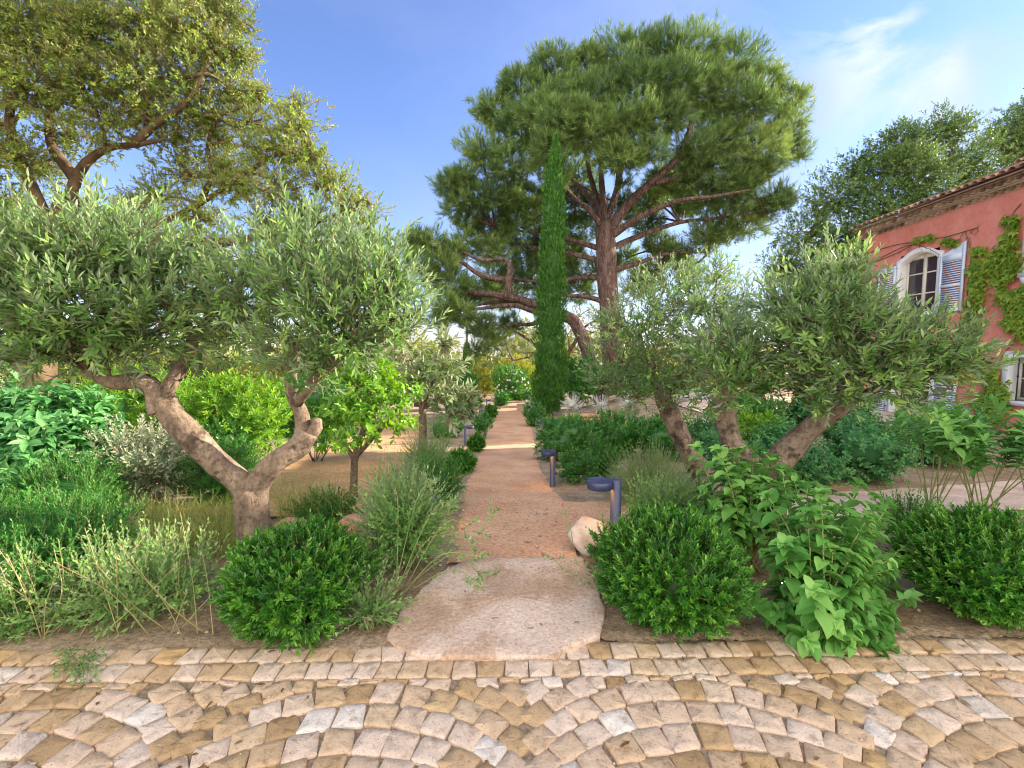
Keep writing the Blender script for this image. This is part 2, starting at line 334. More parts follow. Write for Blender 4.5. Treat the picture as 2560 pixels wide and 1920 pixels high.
M['slab'] = rockmat('slab_stone', [(.34, (.36, .25, .18)), (.475, (.50, .36, .27)), (.52, (.60, .47, .39)), (.72, (.68, .56, .485))], scale=1.7, detail=10, bump=.8, bscale=22, spots=(9, .66, (.38, .26, .19)), bdist=.015, grain=(55, .74, 1.18))
M['rock'] = rockmat('boulder_stone', [(.3, (.40, .29, .23)), (.5, (.62, .53, .47)), (.75, (.74, .69, .64))], scale=6, bump=.8, bscale=14, bdist=.03)
M['redrock'] = rockmat('red_stone', [(.3, (.36, .16, .10)), (.5, (.55, .30, .21)), (.75, (.66, .44, .35))], scale=6, bump=.8, bscale=14, bdist=.03)
M['stucco'] = rockmat('red_stucco', [(.25, (.48, .155, .12)), (.5, (.61, .225, .175)), (.75, (.69, .30, .245))], stretch=(1, 1, .5), grain=(7, .88, 1.1), scale=1.2, detail=8, bump=.25, bscale=60, bdist=.01)
M['white'] = rockmat('white_plaster', [(.3, (.70, .71, .74)), (.7, (.82, .83, .85))], scale=4, bump=.15, bscale=40)
M['blue'] = plain('pale_blue_paint', (.58, .69, .85), .5, var=.07, scale=6)
M['cream'] = plain('cream_paint', (.66, .63, .52), .5, var=.06)
M['room'] = plain('dark_room', (.03, .022, .03), .8)
M['glass'] = plain('window_glass', (.05, .04, .05), .06, spec=.6)
M['tile'] = rockmat('clay_tile', [(.25, (.15, .085, .06)), (.5, (.32, .19, .13)), (.75, (.46, .33, .24))], scale=5, bump=.5, bscale=25, attr=.55)
M['mortar'] = rockmat('lime_mortar', [(.3, (.42, .34, .26)), (.7, (.58, .50, .40))], scale=8, bump=.4)
M['terra'] = plain('terracotta', (.5, .2, .11), .8, var=.15)
M['iron'] = plain('wrought_iron', (.02, .02, .025), .5)
M['lampmetal'] = plain('dark_blue_metal', (.04, .05, .12), .4, spec=.5, var=.12, scale=40)
M['glow'] = plain('lamp_diffuser', (.9, .7, .4), .4, emis=(1.0, .45, .07), es=4)
M['hose'] = plain('brown_hose', (.10, .05, .035), .5)
M['needle'] = leafmat('dry_needle', (.13, .075, .035), (.24, .15, .075), (.36, .25, .13), trans=.1)
M['pebble'] = rockmat('pebble', [(.3, (.28, .2, .15)), (.7, (.6, .5, .42))], scale=20, bump=.4)
# cobbles: each stone keeps its own tone (rnd) with granite speckle
def cobblemat():
    m, n, l, p = mat('granite_cobble'); at_ = N_(n, 'ShaderNodeAttribute', attribute_name='rnd')
    r = ramp(n, [(0, (.36, .235, .12)), (.2, (.48, .335, .185)), (.4, (.57, .42, .275)), (.58, (.63, .495, .385)), (.74, (.68, .565, .47)), (.88, (.53, .36, .165)), (.94, (.67, .585, .51)), (1, (.73, .68, .62))])
    for e in r.color_ramp.elements: pass
    l.new(at_.outputs['Fac'], r.inputs[0]); tcn = n.new('ShaderNodeTexCoord')
    a = N_(n, 'ShaderNodeTexNoise', Scale=22, Detail=8, Roughness=.7); l.new(tcn.outputs['Object'], a.inputs['Vector'])
    ra = ramp(n, [(.3, (.55, .44, .34)), (.48, (1, 1, 1)), (.7, (1.12, 1.08, 1.04))]); l.new(a.outputs[0], ra.inputs[0])
    mx = N_(n, 'ShaderNodeMix', data_type='RGBA', blend_type='MULTIPLY'); mx.inputs[0].default_value = .85; l.new(r.outputs[0], mx.inputs[6]); l.new(ra.outputs[0], mx.inputs[7])
    b = N_(n, 'ShaderNodeTexNoise', Scale=120, Detail=4, Roughness=.6); l.new(tcn.outputs['Object'], b.inputs['Vector'])
    rb = ramp(n, [(.30, (.35, .30, .27)), (.42, (1, 1, 1)), (.62, (1, 1, 1)), (.72, (1.25, 1.22, 1.2))]); l.new(b.outputs[0], rb.inputs[0])
    m2 = N_(n, 'ShaderNodeMix', data_type='RGBA', blend_type='MULTIPLY'); m2.inputs[0].default_value = .8; l.new(mx.outputs[2], m2.inputs[6]); l.new(rb.outputs[0], m2.inputs[7])
    l.new(m2.outputs[2], p.inputs['Base Color']); p.inputs['Roughness'].default_value = .8; p.inputs['Specular IOR Level'].default_value = .3
    ad = N_(n, 'ShaderNodeMath', operation='MULTIPLY_ADD'); l.new(b.outputs[0], ad.inputs[0]); ad.inputs[1].default_value = .25; l.new(a.outputs[0], ad.inputs[2])
    bp = N_(n, 'ShaderNodeBump', Strength=.7, Distance=.012); l.new(ad.outputs[0], bp.inputs['Height']); l.new(bp.outputs[0], p.inputs['Normal']); return m
M['cobble'] = cobblemat()

# ------------------------------------------------------------------ ground
def axis(*segs): return np.unique(np.concatenate([np.arange(a, b, s) for a, b, s in segs] + [[segs[-1][1]]]))
gx = axis((-1500, -100, 200), (-100, -20, 10), (-20, -6, 1), (-6, 8, .25), (8, 24, 1), (24, 100, 8), (100, 1500, 200))
gy = np.unique(np.concatenate((axis((-60, -4, 8), (-4, 2, .5), (2, 12, .2), (12, 32, .5), (32, 160, 6), (160, 2500, 120)), PY[1:9])))
X, Yg = np.meshgrid(gx, gy); g0 = np.random.default_rng(5)
Z = gz(X, Yg); hum = .008 * np.sin(X * 5.1 + np.sin(Yg * 4)) * np.sin(Yg * 4.3 + 1) * (Yg > 2.6)
Z = Z + hum * (Yg < 30)
mb = MB(); nx = len(gx); i, j = np.meshgrid(np.arange(len(gy) - 1), np.arange(nx - 1), indexing='ij'); b = (i * nx + j).ravel()
mb.add(np.stack((X, Yg, Z), -1).reshape(-1, 3), np.stack((b, b + 1, b + nx + 1, b + nx), -1))
structure(mb.build('ground', M['soil'], smooth=True))
def strip(name, ys, xl, xr, m, lift, nxs=16, jag=.04, seed=1):
    g = np.random.default_rng(seed); mb = MB(); ys = np.asarray(ys); rows = []
    for y, a, b in zip(ys, xl, xr):
        t = np.linspace(0, 1, nxs); x = a + (b - a) * t
        x[0] += g.normal(0, jag); x[-1] += g.normal(0, jag)
        z = gz(x, np.full(nxs, y)) + lift; z[0] -= lift + .03; z[-1] -= lift + .03
        rows.append(np.stack((x, np.full(nxs, y), z), -1))
    V = np.concatenate(rows); K = len(ys); f = np.array([(i * nxs + j, i * nxs + j + 1, (i + 1) * nxs + j + 1, (i + 1) * nxs + j) for i in range(K - 1) for j in range(nxs - 1)])
    return structure(mb.add(V, f).build(name, m, smooth=True))
eL = [ground_at(*p) for p in [(960, 1195), (985, 1110), (993, 1060), (1022, 1000), (1040, 960), (1058, 915), (1072, 890), (1082, 876)]]
eR = [ground_at(*p) for p in [(1262, 1195), (1262, 1110), (1205, 1062), (1170, 1005), (1158, 950), (1150, 915), (1146, 890), (1140, 876)]]
ys = np.concatenate((np.arange(3.02, 12, .15), np.arange(12, 25, .4)))
pl = np.interp(ys, [e[1] for e in eL], [e[0] for e in eL]); pr = np.interp(ys, [e[1] for e in eR], [e[0] for e in eR])
strip('path', ys, pl, pr, M['path'], .02, seed=2)
yy = np.arange(25.0, 31, .5); strip('far_path', yy, pl[-1] - (yy - 24.8) * .55, pr[-1] - (yy - 24.8) * .5, M['path'], .03, seed=8)
bx = np.arange(.30, 14, .25); mb = MB(); rows = []
for k_, x in enumerate(bx):
    y0 = 3.55 + .19 * x + .03 * sin(k_ * 1.7); y1 = y0 + 1.35 + .03 * sin(k_ * 2.3); yv = np.linspace(y0, y1, 10)
    rows.append(np.stack((np.full(10, x), yv, gz(np.full(10, x), yv) + .013), -1))
V_ = np.concatenate(rows); sf = np.array([(i * 10 + j, (i + 1) * 10 + j, (i + 1) * 10 + j + 1, i * 10 + j + 1) for i in range(len(bx) - 1) for j in range(9)])
mb.add(V_, sf[:7 * 9]); mb.add(V_, sf[7 * 9:], m=1)
structure(mb.build('side_path', [M['path'], M['path3']], smooth=True))
yl = np.arange(4.2, 16, .25); strip('sand_path', yl, np.interp(yl, [4.2, 6, 10, 16], [-3.6, -4.0, -4.6, -6]), np.interp(yl, [4.2, 6, 10, 16], [-1.5, -1.75, -2.2, -3.2]), M['path2'], .03, seed=4)
mb = MB(); tx = np.arange(6.0, 11.3, .5); ty = np.arange(11.2, 17.5, .5); TX, TY = np.meshgrid(tx, ty)
mb.add(np.stack((TX, TY, gz(TX, TY) + .05), -1).reshape(-1, 3), np.array([(i * len(tx) + j, i * len(tx) + j + 1, (i + 1) * len(tx) + j + 1, (i + 1) * len(tx) + j) for i in range(len(ty) - 1) for j in range(len(tx) - 1)]))
structure(mb.build('terrace', M['path3'], smooth=True))
# ------------------------------------------------------------------ cobbles
def edge_y(x): return 2.175 + .018 * x
def cobbles():
    g = np.random.default_rng(11); mb = MB()
    def stone(cx, cyy, a, w, d):
        n = 16; t = np.arange(n) * 2 * pi / n + pi / n; e = 10.0
        u = np.sign(np.cos(t)) * np.abs(np.cos(t)) ** (2 / e); v = np.sign(np.sin(t)) * np.abs(np.sin(t)) ** (2 / e)
        sk = g.normal(0, .07); tp = g.normal(0, .07)
        u = u * (1 + tp * v) + sk * v + g.normal(0, .026, n); v = v * (1 + g.normal(0, .07) * u) + g.normal(0, .026, n)
        hh = g.normal(.003, .0018); tl = g.normal(0, .018, 2); V = []
        for s_, z in ((1, -.045), (1.0, -.006), (.98, .004), (.945, .0072), (.5, .0082)):
            x = u * w / 2 * s_; y = v * d / 2 * s_
            V.append(np.stack((cx + x * cos(a) - y * sin(a), cyy + x * sin(a) + y * cos(a), hh + z + x * tl[0] + y * tl[1] + (g.normal(0, .0014, n) if s_ < .97 else 0)), -1))
        V = np.concatenate(V); c = len(V); V = np.vstack((V, (cx, cyy, hh + .009)))
        f = [np.array([(k * n + j, k * n + (j + 1) % n, (k + 1) * n + (j + 1) % n, (k + 1) * n + j) for k in range(4) for j in range(n)]), np.array([(4 * n + j, 4 * n + (j + 1) % n, c) for j in range(n)])]
        h = g.random(); tone = np.clip(.02 + g.beta(1.9, 1.5) * .81, 0, .84) if h > .11 else g.uniform(.9, 1.0) if h > .045 else g.uniform(.84, .9)
        mb.add(V, f, tone)
    P = .116
    for row in range(2):
        x = -5.0 + row * .05
        while x < 5.0:
            wd = P * g.uniform(.86, 1.16); y = edge_y(x) - P * (row + .5) - .004
            stone(x + wd / 2, y + g.normal(0, .004), .018 + g.normal(0, .04), wd * .965, P * g.uniform(.95, .99)); x += wd
    acc = []; Wp = 1.32; Rr = Wp / 2 / sin(math.radians(47)); c0 = .06
    for col in range(-4, 5):
        for k in range(-12, 34):
            L = 2 * Rr * math.radians(47); ns = 12; off = g.uniform(-.01, .01)
            for s_ in range(ns):
                th = math.radians(-47) + (s_ + .5) / ns * math.radians(94) + off
                x = c0 + (col + .5) * Wp + Rr * sin(th); y = edge_y(x) - 2 * P - .02 - k * P * 1.03 - (Rr - Rr * cos(th)) + Rr * .32
                lim = edge_y(x) - 2 * P
                if y > lim - .035 or y < -1.2: continue
                acc.append((x, y + P * .5 * abs(cos(th)) + P * .28 * abs(sin(th))))
                stone(x + g.normal(0, .003), y + g.normal(0, .003), -th + g.normal(0, .05), L / ns * g.uniform(.94, .995), P * (.36 + .64 * cos(th)) * g.uniform(.97, 1.04))
    A = np.array(acc); x = -4.6
    while x < 4.6:
        wd = g.uniform(.07, .12); m_ = np.abs(A[:, 0] - x - wd / 2) < .065; lim = edge_y(x) - 2 * P - .004; top = A[m_, 1].max() if m_.any() else lim; gap = lim - top
        if gap > .022: stone(x + wd / 2, lim - gap / 2, .018 + g.normal(0, .08), wd * .93, min(gap * .98, .1))
        x += wd
    return structure(mb.build('cobblestone_paving', M['cobble'], smooth=False))
cobbles()
mb = MB(); bxs = np.linspace(-6, 6, 25); bys = np.linspace(-1.6, 1, 12)
V = np.array([(x, y if k < 11 else edge_y(x) + .012, -.001) for k, y in enumerate(bys) for x in bxs])
mb.add(V, np.array([(i * 25 + j, i * 25 + j + 1, (i + 1) * 25 + j + 1, (i + 1) * 25 + j) for i in range(11) for j in range(24)])); structure(mb.build('paving_bed', M['bed']))

def spill():
    g = np.random.default_rng(21); mb = MB(); xs = np.arange(-5, 5, .02); n = len(xs); k = np.ones(9) / 9
    w1 = np.convolve(g.normal(0, .02, n), k, 'same') * 3 + .018 * np.sin(xs * 3.1) + .02 * np.sin(xs * 1.3 + 1) - .012 + g.normal(0, .004, n); rows = []
    for t, z in ((0, .001), (.25, .012), (.6, .016), (1, .006)):
        y = edge_y(xs) + w1 * (1 - t) + .13 * t; rows.append(np.stack((xs, y, np.full(n, z) + g.normal(0, .0025, n)), -1))
    mb.add(np.concatenate(rows), np.array([(i * n + j, i * n + j + 1, (i + 1) * n + j + 1, (i + 1) * n + j) for i in range(3) for j in range(n - 1)])); structure(mb.build('soil_edge', M['soil'], smooth=True))
spill()
# ------------------------------------------------------------------ stone slab and rocks
def slab():
    g = np.random.default_rng(3); zt = .032
    P2 = [(832, 1372), (868, 1397), (913, 1417), (1060, 1416), (1202, 1413), (1222, 1400), (1258, 1388), (1293, 1372), (1300, 1345), (1308, 1316), (1292, 1270), (1275, 1231), (1255, 1203), (1140, 1203), (1030, 1205), (990, 1218), (945, 1238), (905, 1280), (868, 1320)]
    o = []
    for p in P2:
        r = ray(*p); t = (zt - EYE) / r[2]; o.append((r[0] * t, r[1] * t))
    o = np.array(o); n0 = len(o); q_ = []
    for k in range(n0):
        a, b = o[k], o[(k + 1) % n0]; m = max(2, int(np.linalg.norm(b - a) / .03))
        for s_ in range(m): q_.append(a + (b - a) * s_ / m + g.normal(0, .0045, 2))
    o = np.array(q_); c = o.mean(0); n = len(o); org = np.array((c[0], c[1], 0)); mb = MB(); V = []
    for s_, z in ((.985, -.06), (.995, -.02), (1.0, zt - .014), (.997, zt - .004), (.985, zt)) + tuple((k, zt) for k in (.85, .7, .55, .4, .25, .1)):
        p = c + (o - c) * s_; dzs = .006 * np.sin(p[:, 0] * 9 + 1) * np.sin(p[:, 1] * 8) + g.normal(0, .0015, n)
        V.append(np.column_stack((p, z + (dzs if s_ < .999 and z > 0 else g.normal(0, .005, n)))))
    K = len(V); V = np.concatenate(V); ci = len(V); V = np.vstack((V, (*c, zt)))
    f = [np.array([(k * n + j, k * n + (j + 1) % n, (k + 1) * n + (j + 1) % n, (k + 1) * n + j) for k in range(K - 1) for j in range(n)]), np.array([((K - 1) * n + j, (K - 1) * n + (j + 1) % n, ci) for j in range(n)])]
    mb.add(V, f); ob = mb.build('stepping_slab', M['slab'], org=org)
    tag(ob, 'large flat pinkish stone slab lying between the cobbles and the sand path', 'stone slab')
slab()
def rock(name, label, bbox, Y, m, seed, group=None, depth=1.0, ang=.5):
    x0, y0, x1, y1 = bbox; g = np.random.default_rng(seed); c = q((x0 + x1) / 2, (y0 + y1) / 2, Y); rx = pxr(x1 - x0, Y) / 2; rz = pxr(y1 - y0, Y) / 2
    nu, nv = 28, 18; u = np.arange(nu) * 2 * pi / nu; v = np.linspace(.03, pi - .03, nv)
    d = np.array([(sin(b) * cos(a), sin(b) * sin(a), cos(b)) for b in v for a in u])
    pl_ = nrm(g.standard_normal((8, 3))); hh = g.uniform(.42, .75, 8)
    s_ = np.min(np.where(d @ pl_.T > .05, hh / np.maximum(d @ pl_.T, .05), 9), axis=1); s_ = np.minimum(s_, 1.25) * lump(d, g, .035, 7)
    V = d * s_[:, None]; V = V / np.abs(V).max(0) * np.array((rx, rx * depth, rz)) + c
    f = np.array([(i * nu + j, (i + 1) * nu + j, (i + 1) * nu + (j + 1) % nu, i * nu + (j + 1) % nu) for i in range(nv - 1) for j in range(nu)])
    o = MB().add(V, f).build(name, m, org=(c[0], c[1], c[2] - rz))
    return tag(o, label, 'rock', group)
rock('rock', 'pale upright boulder at the back right corner of the slab', (1208, 1120, 1322, 1228), 3.25, M['rock'], 5, depth=.8)
rock('rock', 'long low reddish rock just right of the left olive trunk', (575, 1112, 715, 1150), 3.75, M['redrock'], 6, 'red rocks edging the left bed', depth=.5)
rock('rock', 'short reddish rock behind the clipped ball shrub, beside the pink sage', (718, 1112, 800, 1160), 3.55, M['redrock'], 7, 'red rocks edging the left bed', depth=.7)
rock('rock', 'small reddish rock half hidden in the wild sage left of the olive', (258, 1108, 330, 1140), 3.8, M['redrock'], 8, 'red rocks edging the left bed', depth=.6)

# ------------------------------------------------------------------ bollard lamps
def bollard(label):
    t = thing('bollard_lamp', label, 'garden lamp', (0, 0, 0), 'dark blue bollard lamps along the paths')
    H, rp, rh = .55, .039, .093
    mb = MB(); lathe(mb, [(0, 0), (rp + .012, 0), (rp + .012, .006), (rp, .008), (rp, H - .004), (rp - .004, H), (0, H)]); mb.build('pole', M['lampmetal'], t, smooth=False)
    cx = rp + rh - .012
    mb = MB(); lathe(mb, [(0, H - .012), (rh - .006, H - .012), (rh - .004, H - .006), (rh, H - .008), (rh, H - .064), (rh - .006, H - .067), (rh - .012, H - .058)], (cx, 0, 0), 40); mb.build('lamp_head', M['lampmetal'], t)
    mb = MB(); lathe(mb, [(rh - .012, H - .058), (.03, H - .056), (0, H - .056)], (cx, 0, 0), 32); mb.build('diffuser', M['glow'], t)
    return t
def copy_tree(o, label):
    c = o.copy(); COL.objects.link(c); c['label'] = label
    for ch in o.children: d = ch.copy(); COL.objects.link(d); d.parent = c
    return c
LAMPS = [((1331, 1035), 3.2, pi, 'dark blue bollard lamp nearest the camera, beside the slab'),
         ((1194, 970), 6.2, pi * 1.28, 'dark blue bollard lamp on the right edge of the sand path, before the dark hedge'),
         ((1006, 920), 11.4, .12, 'dark blue bollard lamp on the left path edge behind the small clipped balls'),
         ((1037, 885), 16.0, .1, 'far bollard lamp on the left path edge, second from the path bend'),
         ((1052, 863), 20.5, .05, 'farthest bollard lamp on the left of the path, nearest its bend'),
         ((1172, 906), 12.6, pi * 1.1, 'bollard lamp whose head peeks over the right hedge below the cypress'),
         ((1750, 972), 6.3, -1.15, 'bollard lamp standing in shrubs under the right olive, behind the broad leaves'),
         ((898, 1078), 3.9, .1, 'bollard lamp overgrown by sage left of the path, only its head showing')]
lamp0 = None
for (p, Y, rz, lab) in LAMPS:
    o = bollard(lab) if lamp0 is None else copy_tree(lamp0, lab)
    lamp0 = lamp0 or o; c = q(*p, Y); o.location = (c[0], c[1], c[2] - .55); o.rotation_euler.z = rz

# ------------------------------------------------------------------ shrubs
SPEC = dict(
    ball=dict(m='myrtle', tw='green_twig', ll=.034, lw=.011, T=T_LAN, nl=20, ang=.95, sl=.10, n=1000, lift=.1, sh=(.62, .88)),
    sage=dict(m='sage', tw='green_twig', ll=.037, lw=.014, T=T_LAN, nl=17, ang=.85, sl=.30, n=170, lift=.15, sh=(.25, .8)),
    feather=dict(m='feather', tw='green_twig', ll=.036, lw=.011, T=T_DIA, nl=22, ang=.85, sl=.18, n=420, lift=.1, sh=(.4, .9)),
    dark=dict(m='dark', tw='twig', ll=.045, lw=.018, T=T_LAN, nl=12, ang=.95, sl=.14, n=260, lift=.1, sh=(.5, .92)),
    mint=dict(m='mint', tw='green_twig', ll=.06, lw=.03, T=T_LAN, nl=12, ang=1.1, sl=.22, n=130, lift=.1, sh=(.4, .9), dec=True, droop=.2),
    lime=dict(m='lime', tw='twig', ll=.075, lw=.022, T=T_LAN, nl=12, ang=1.0, sl=.16, n=150, lift=.1, sh=(.4, .92)),
    elaeag=dict(m='elaeag', tw='twig', ll=.045, lw=.018, T=T_LAN, nl=14, ang=.9, sl=.25, n=150, lift=.1, sh=(.3, .88)),
    big=dict(m='bigleaf', tw='green_twig', ll=.13, lw=.055, T=T_BRD, nl=9, ang=1.15, sl=.25, n=75, lift=.1, sh=(.4, .9), dec=True, droop=.25),
    bigm=dict(m='mint', tw='green_twig', ll=.15, lw=.062, T=T_BRD, nl=9, ang=1.15, sl=.25, n=75, lift=.1, sh=(.4, .9), dec=True, droop=.3),
    silver=dict(m='silver', tw='green_twig', ll=.03, lw=.008, T=T_DIA, nl=20, ang=.35, sl=.28, n=260, lift=.2, sh=(.2, .7)),
    oleander=dict(m='dark', tw='twig', ll=.11, lw=.022, T=T_LAN, nl=12, ang=.7, sl=.35, n=70, lift=.1, sh=(.4, .88)),
    gold=dict(m='gold', tw='twig', ll=.07, lw=.02, T=T_LAN, nl=12, ang=.9, sl=.2, n=130, lift=.1, sh=(.4, .9)),
    grey=dict(m='sage', tw='green_twig', ll=.025, lw=.008, T=T_DIA, nl=22, ang=.7, sl=.26, n=230, lift=.2, sh=(.3, .85)),
)
SEED = [100]
def rng(): SEED[0] += 1; return np.random.default_rng(SEED[0])
def shrub(name, label, cat, bbox, Y, sp, group=None, dr=.9, dens=1.0, k=1.0, core=.55, amp=.16, updir=.45, flowers=None, sink=.0):
    g = rng(); s = SPEC[sp]; x0, y0, x1, y1 = bbox; c = q((x0 + x1) / 2, (y0 + y1) / 2, Y)
    rx = pxr(x1 - x0, Y) / 2; ztop = q(0, y0, Y)[2]; zb = float(gz(c[0], Y)) - .02
    zbot = min(max(q(0, y1, Y)[2], zb), ztop - .12); rz = (ztop - zbot) / 2; c[2] = (ztop + zbot) / 2
    r3 = np.array((rx, rx * dr, rz)); ssc = max(k, .75 + Y / 16.0) if Y > 4 else k
    root = thing(name, label, cat, (c[0], c[1], zb), group)
    pw = 1.6; area = 4 * pi * (((r3[0] * r3[1]) ** pw + (r3[0] * r3[2]) ** pw + (r3[1] * r3[2]) ** pw) / 3) ** (1 / pw)
    n = int(np.clip(s['n'] * dens * area / ssc ** 1.7, 60, 3800)); d = sphere_pts(n, g)
    lm = lump(d, np.random.default_rng(SEED[0] + 7), amp, 2.5); fr = g.uniform(*s['sh'], n) ** .8
    pos = c + d * r3 * (lm * fr)[:, None]; pos[:, 2] = np.maximum(pos[:, 2], zb + .02)
    nd_ = nrm(d / r3); D = nd_ + UP * updir + g.normal(0, .28, (n, 3)); Ln = s['sl'] * ssc ** .6 * g.uniform(.55, 1.3, n)
    mb, tw = MB(), MB()
    shoots(mb, tw if Y < 7 else None, pos - nrm(D) * Ln[:, None] * .35, D, Ln, s['nl'], s['ll'] * ssc, s['lw'] * ssc, s['ang'], s['T'], g, lift=s['lift'], droop=s.get('droop', 0), dec=s.get('dec', False))
    if core: blob(mb, c, r3 * core, g, .2, rnd=.2)
    for _ in range(9 if Y < 9 else 5):
        a = g.uniform(0, 6.28); e = c + np.array((cos(a), sin(a), g.uniform(-.2, .6))) * r3 * g.uniform(.4, .8)
        b0 = np.array((c[0], c[1], zb - .03)) + g.normal(0, .03, 3) * (1, 1, 0); mid = (b0 + e) / 2 + g.normal(0, .03, 3)
        tube(tw, [b0, mid, e], [.008 * ssc, .006 * ssc, .003], 5, m=0)
    mb.build('foliage', M[s['m']], root); tw.build('stem', M[s['tw']], root)
    if flowers:
        fm, nf, fs = flowers; fb = MB(); d2 = sphere_pts(nf * 3, g); d2 = d2[(d2[:, 1] < .4)][:nf]; nf = len(d2)
        pp = c + d2 * r3 * .98 * g.uniform(.85, 1.05, (nf, 1))
        for i_ in range(nf):
            fb = MB(); fr_ = nrm(np.cross(d2[i_], g.standard_normal(3))); fv = np.cross(d2[i_], fr_)
            for kk in range(5):
                a = kk * 1.2566
                leaves(fb, pp[i_][None], (fr_ * cos(a) + fv * sin(a) + d2[i_] * .3)[None], d2[i_][None], np.array([fs]), np.array([fs * .8]), T_DIA, g.random(1))
            fb.build('flower', M[fm], root)
    return root
GB = 'clipped round shrubs along the cobbles'
shrub('ball_shrub', 'glossy green round clipped shrub left of the stone slab, under the left olive', 'shrub', (490, 1150, 792, 1412), 2.36, 'ball', GB, 1.0, amp=.13, core=.6)
shrub('ball_shrub', 'glossy green round clipped shrub right of the stone slab, under the nearest lamp', 'shrub', (1292, 1118, 1596, 1400), 2.40, 'ball', GB, 1.0, amp=.13, core=.6)
shrub('ball_shrub', 'dark green round clipped shrub at the right edge, beyond the broad leaved plant', 'shrub', (1968, 1105, 2262, 1385), 2.45, 'ball', GB, 1.0, amp=.13, core=.6)
shrub('sage_shrub', 'leggy grey green sage with bare twigs left of the slab, a few pink flowers', 'shrub', (780, 1035, 975, 1300), 2.95, 'sage', dens=2.4, core=0, amp=.2, flowers=('pink_fl', 9, .012))
shrub('sage_shrub', 'straw stemmed wild sage sprawling to the cobbles at lower left', 'shrub', (130, 1215, 490, 1405), 2.5, 'sage', dens=1.5, core=0, amp=.25, dr=.8)
shrub('sage_shrub', 'low wild sage spilling over the paving edge at far left', 'shrub', (-140, 1270, 190, 1425), 2.35, 'sage', dens=1.5, core=.3, amp=.25, dr=.7)
shrub('feathery_shrub', 'dark feathery green shrub at the left edge behind the wild sage', 'shrub', (-170, 1085, 290, 1370), 2.8, 'feather', dens=1.0, core=.6, amp=.15)
shrub('feathery_shrub', 'dark feathery green shrub below the pale grey bush on the left', 'shrub', (20, 1000, 260, 1180), 3.9, 'feather', dens=1.0, core=.6)
shrub('pale_shrub', 'pale grey leaved bush left of the olive trunk', 'shrub', (190, 905, 445, 1115), 4.7, 'elaeag', core=.4, amp=.2)
shrub('broad_leaf_shrub', 'tall large leaved green shrub at the left edge under the oak', 'shrub', (-130, 835, 222, 1090), 4.4, 'bigm', core=.6, amp=.15, dens=1.7)
shrub('leafy_shrub', 'soft green bush just left of the left olive trunk, behind the grass clump', 'shrub', (395, 960, 560, 1095), 4.9, 'feather', core=.5)
shrub('leafy_shrub', 'dark green bush under the left limb, right of the pale grey bush', 'shrub', (420, 905, 540, 1010), 5.6, 'dark', core=.5)
shrub('lime_shrub', 'yellow green shrub behind the left limb of the left olive', 'shrub', (190, 800, 440, 985), 6.4, 'lime', core=.5)
shrub('lime_shrub', 'bright yellow green shrub in the fork of the left olive', 'shrub', (375, 800, 620, 1000), 6.0, 'lime', core=.5)
shrub('dark_shrub', 'dark leafy shrub behind the citrus tree on the left', 'shrub', (560, 800, 800, 960), 8.5, 'dark', core=.6)
GP = 'low shrubs bordering the left side of the path'
shrub('rosemary_shrub', 'soft bright green bush on the left path edge, nearest the slab', 'shrub', (868, 1000, 1003, 1122), 4.8, 'feather', GP, core=.6)
shrub('sage_shrub', 'grey green airy sage behind the overgrown lamp, left of the path', 'shrub', (790, 1005, 930, 1110), 4.2, 'grey', GP, core=.4)
shrub('low_shrub', 'low bright green shrub beside the red rocks, right of the olive trunk', 'shrub', (640, 1075, 775, 1130), 4.1, 'feather', GP, core=.5)
shrub('sage_shrub', 'grey green tall sage behind the soft bright bush on the left path edge', 'shrub', (862, 938, 968, 1050), 6.6, 'grey', GP, core=.4)
shrub('small_ball_shrub', 'small bright green clipped ball in front on the left path edge', 'shrub', (962, 975, 1026, 1024), 7.4, 'ball', GP, core=.75, amp=.07)
shrub('small_ball_shrub', 'small bright green clipped ball beside the lamp on the left path edge', 'shrub', (1012, 940, 1046, 980), 10.2, 'ball', GP, core=.75, amp=.07)
shrub('grey_shrub', 'grey green bush under the loquat branches', 'shrub', (915, 895, 992, 965), 9.8, 'grey', GP, core=.5)
shrub('low_shrub', 'green mounded shrub right behind the middle left lamp', 'shrub', (1022, 896, 1062, 938), 12.6, 'dark', GP, core=.6)
shrub('low_shrub', 'green mounded shrub between the two far left lamps', 'shrub', (1046, 876, 1074, 905), 17.0, 'ball', GP, core=.6)
shrub('low_shrub', 'bluish dark shrub behind the far left lamps', 'shrub', (1006, 848, 1042, 884), 22.0, 'dark', GP, core=.6)
shrub('low_shrub', 'dark green shrub at the left of the path bend', 'shrub', (1064, 848, 1104, 880), 23.0, 'dark', GP, core=.6)
shrub('low_shrub', 'low bright shrub at the end of the path under the oleander', 'shrub', (1098, 848, 1135, 870), 26.0, 'ball', GP, core=.6)
shrub('low_shrub', 'low dark shrub closing the path end beside the cypress', 'shrub', (1128, 842, 1160, 868), 25.0, 'dark', GP, core=.6)
shrub('sage_shrub', 'grey green sage on the left path border between the clipped ball and the loquat', 'shrub', (905, 955, 975, 1035), 7.8, 'grey', GP, core=.5)
shrub('low_shrub', 'green mound behind the two clipped balls on the left path border', 'shrub', (940, 900, 1000, 950), 13.0, 'dark', GP, core=.6)
shrub('low_shrub', 'green mound left of the far lamps on the left path border', 'shrub', (970, 870, 1030, 912), 17.5, 'feather', GP, core=.6)
GH = 'dark rounded shrubs forming the hedge right of the path'
shrub('hedge_shrub', 'dark glossy shrub at the left end of the right han hedge, against the path'.replace('right han', 'right'), 'shrub', (1150, 893, 1300, 1015), 8.8, 'dark', GH, core=.7)
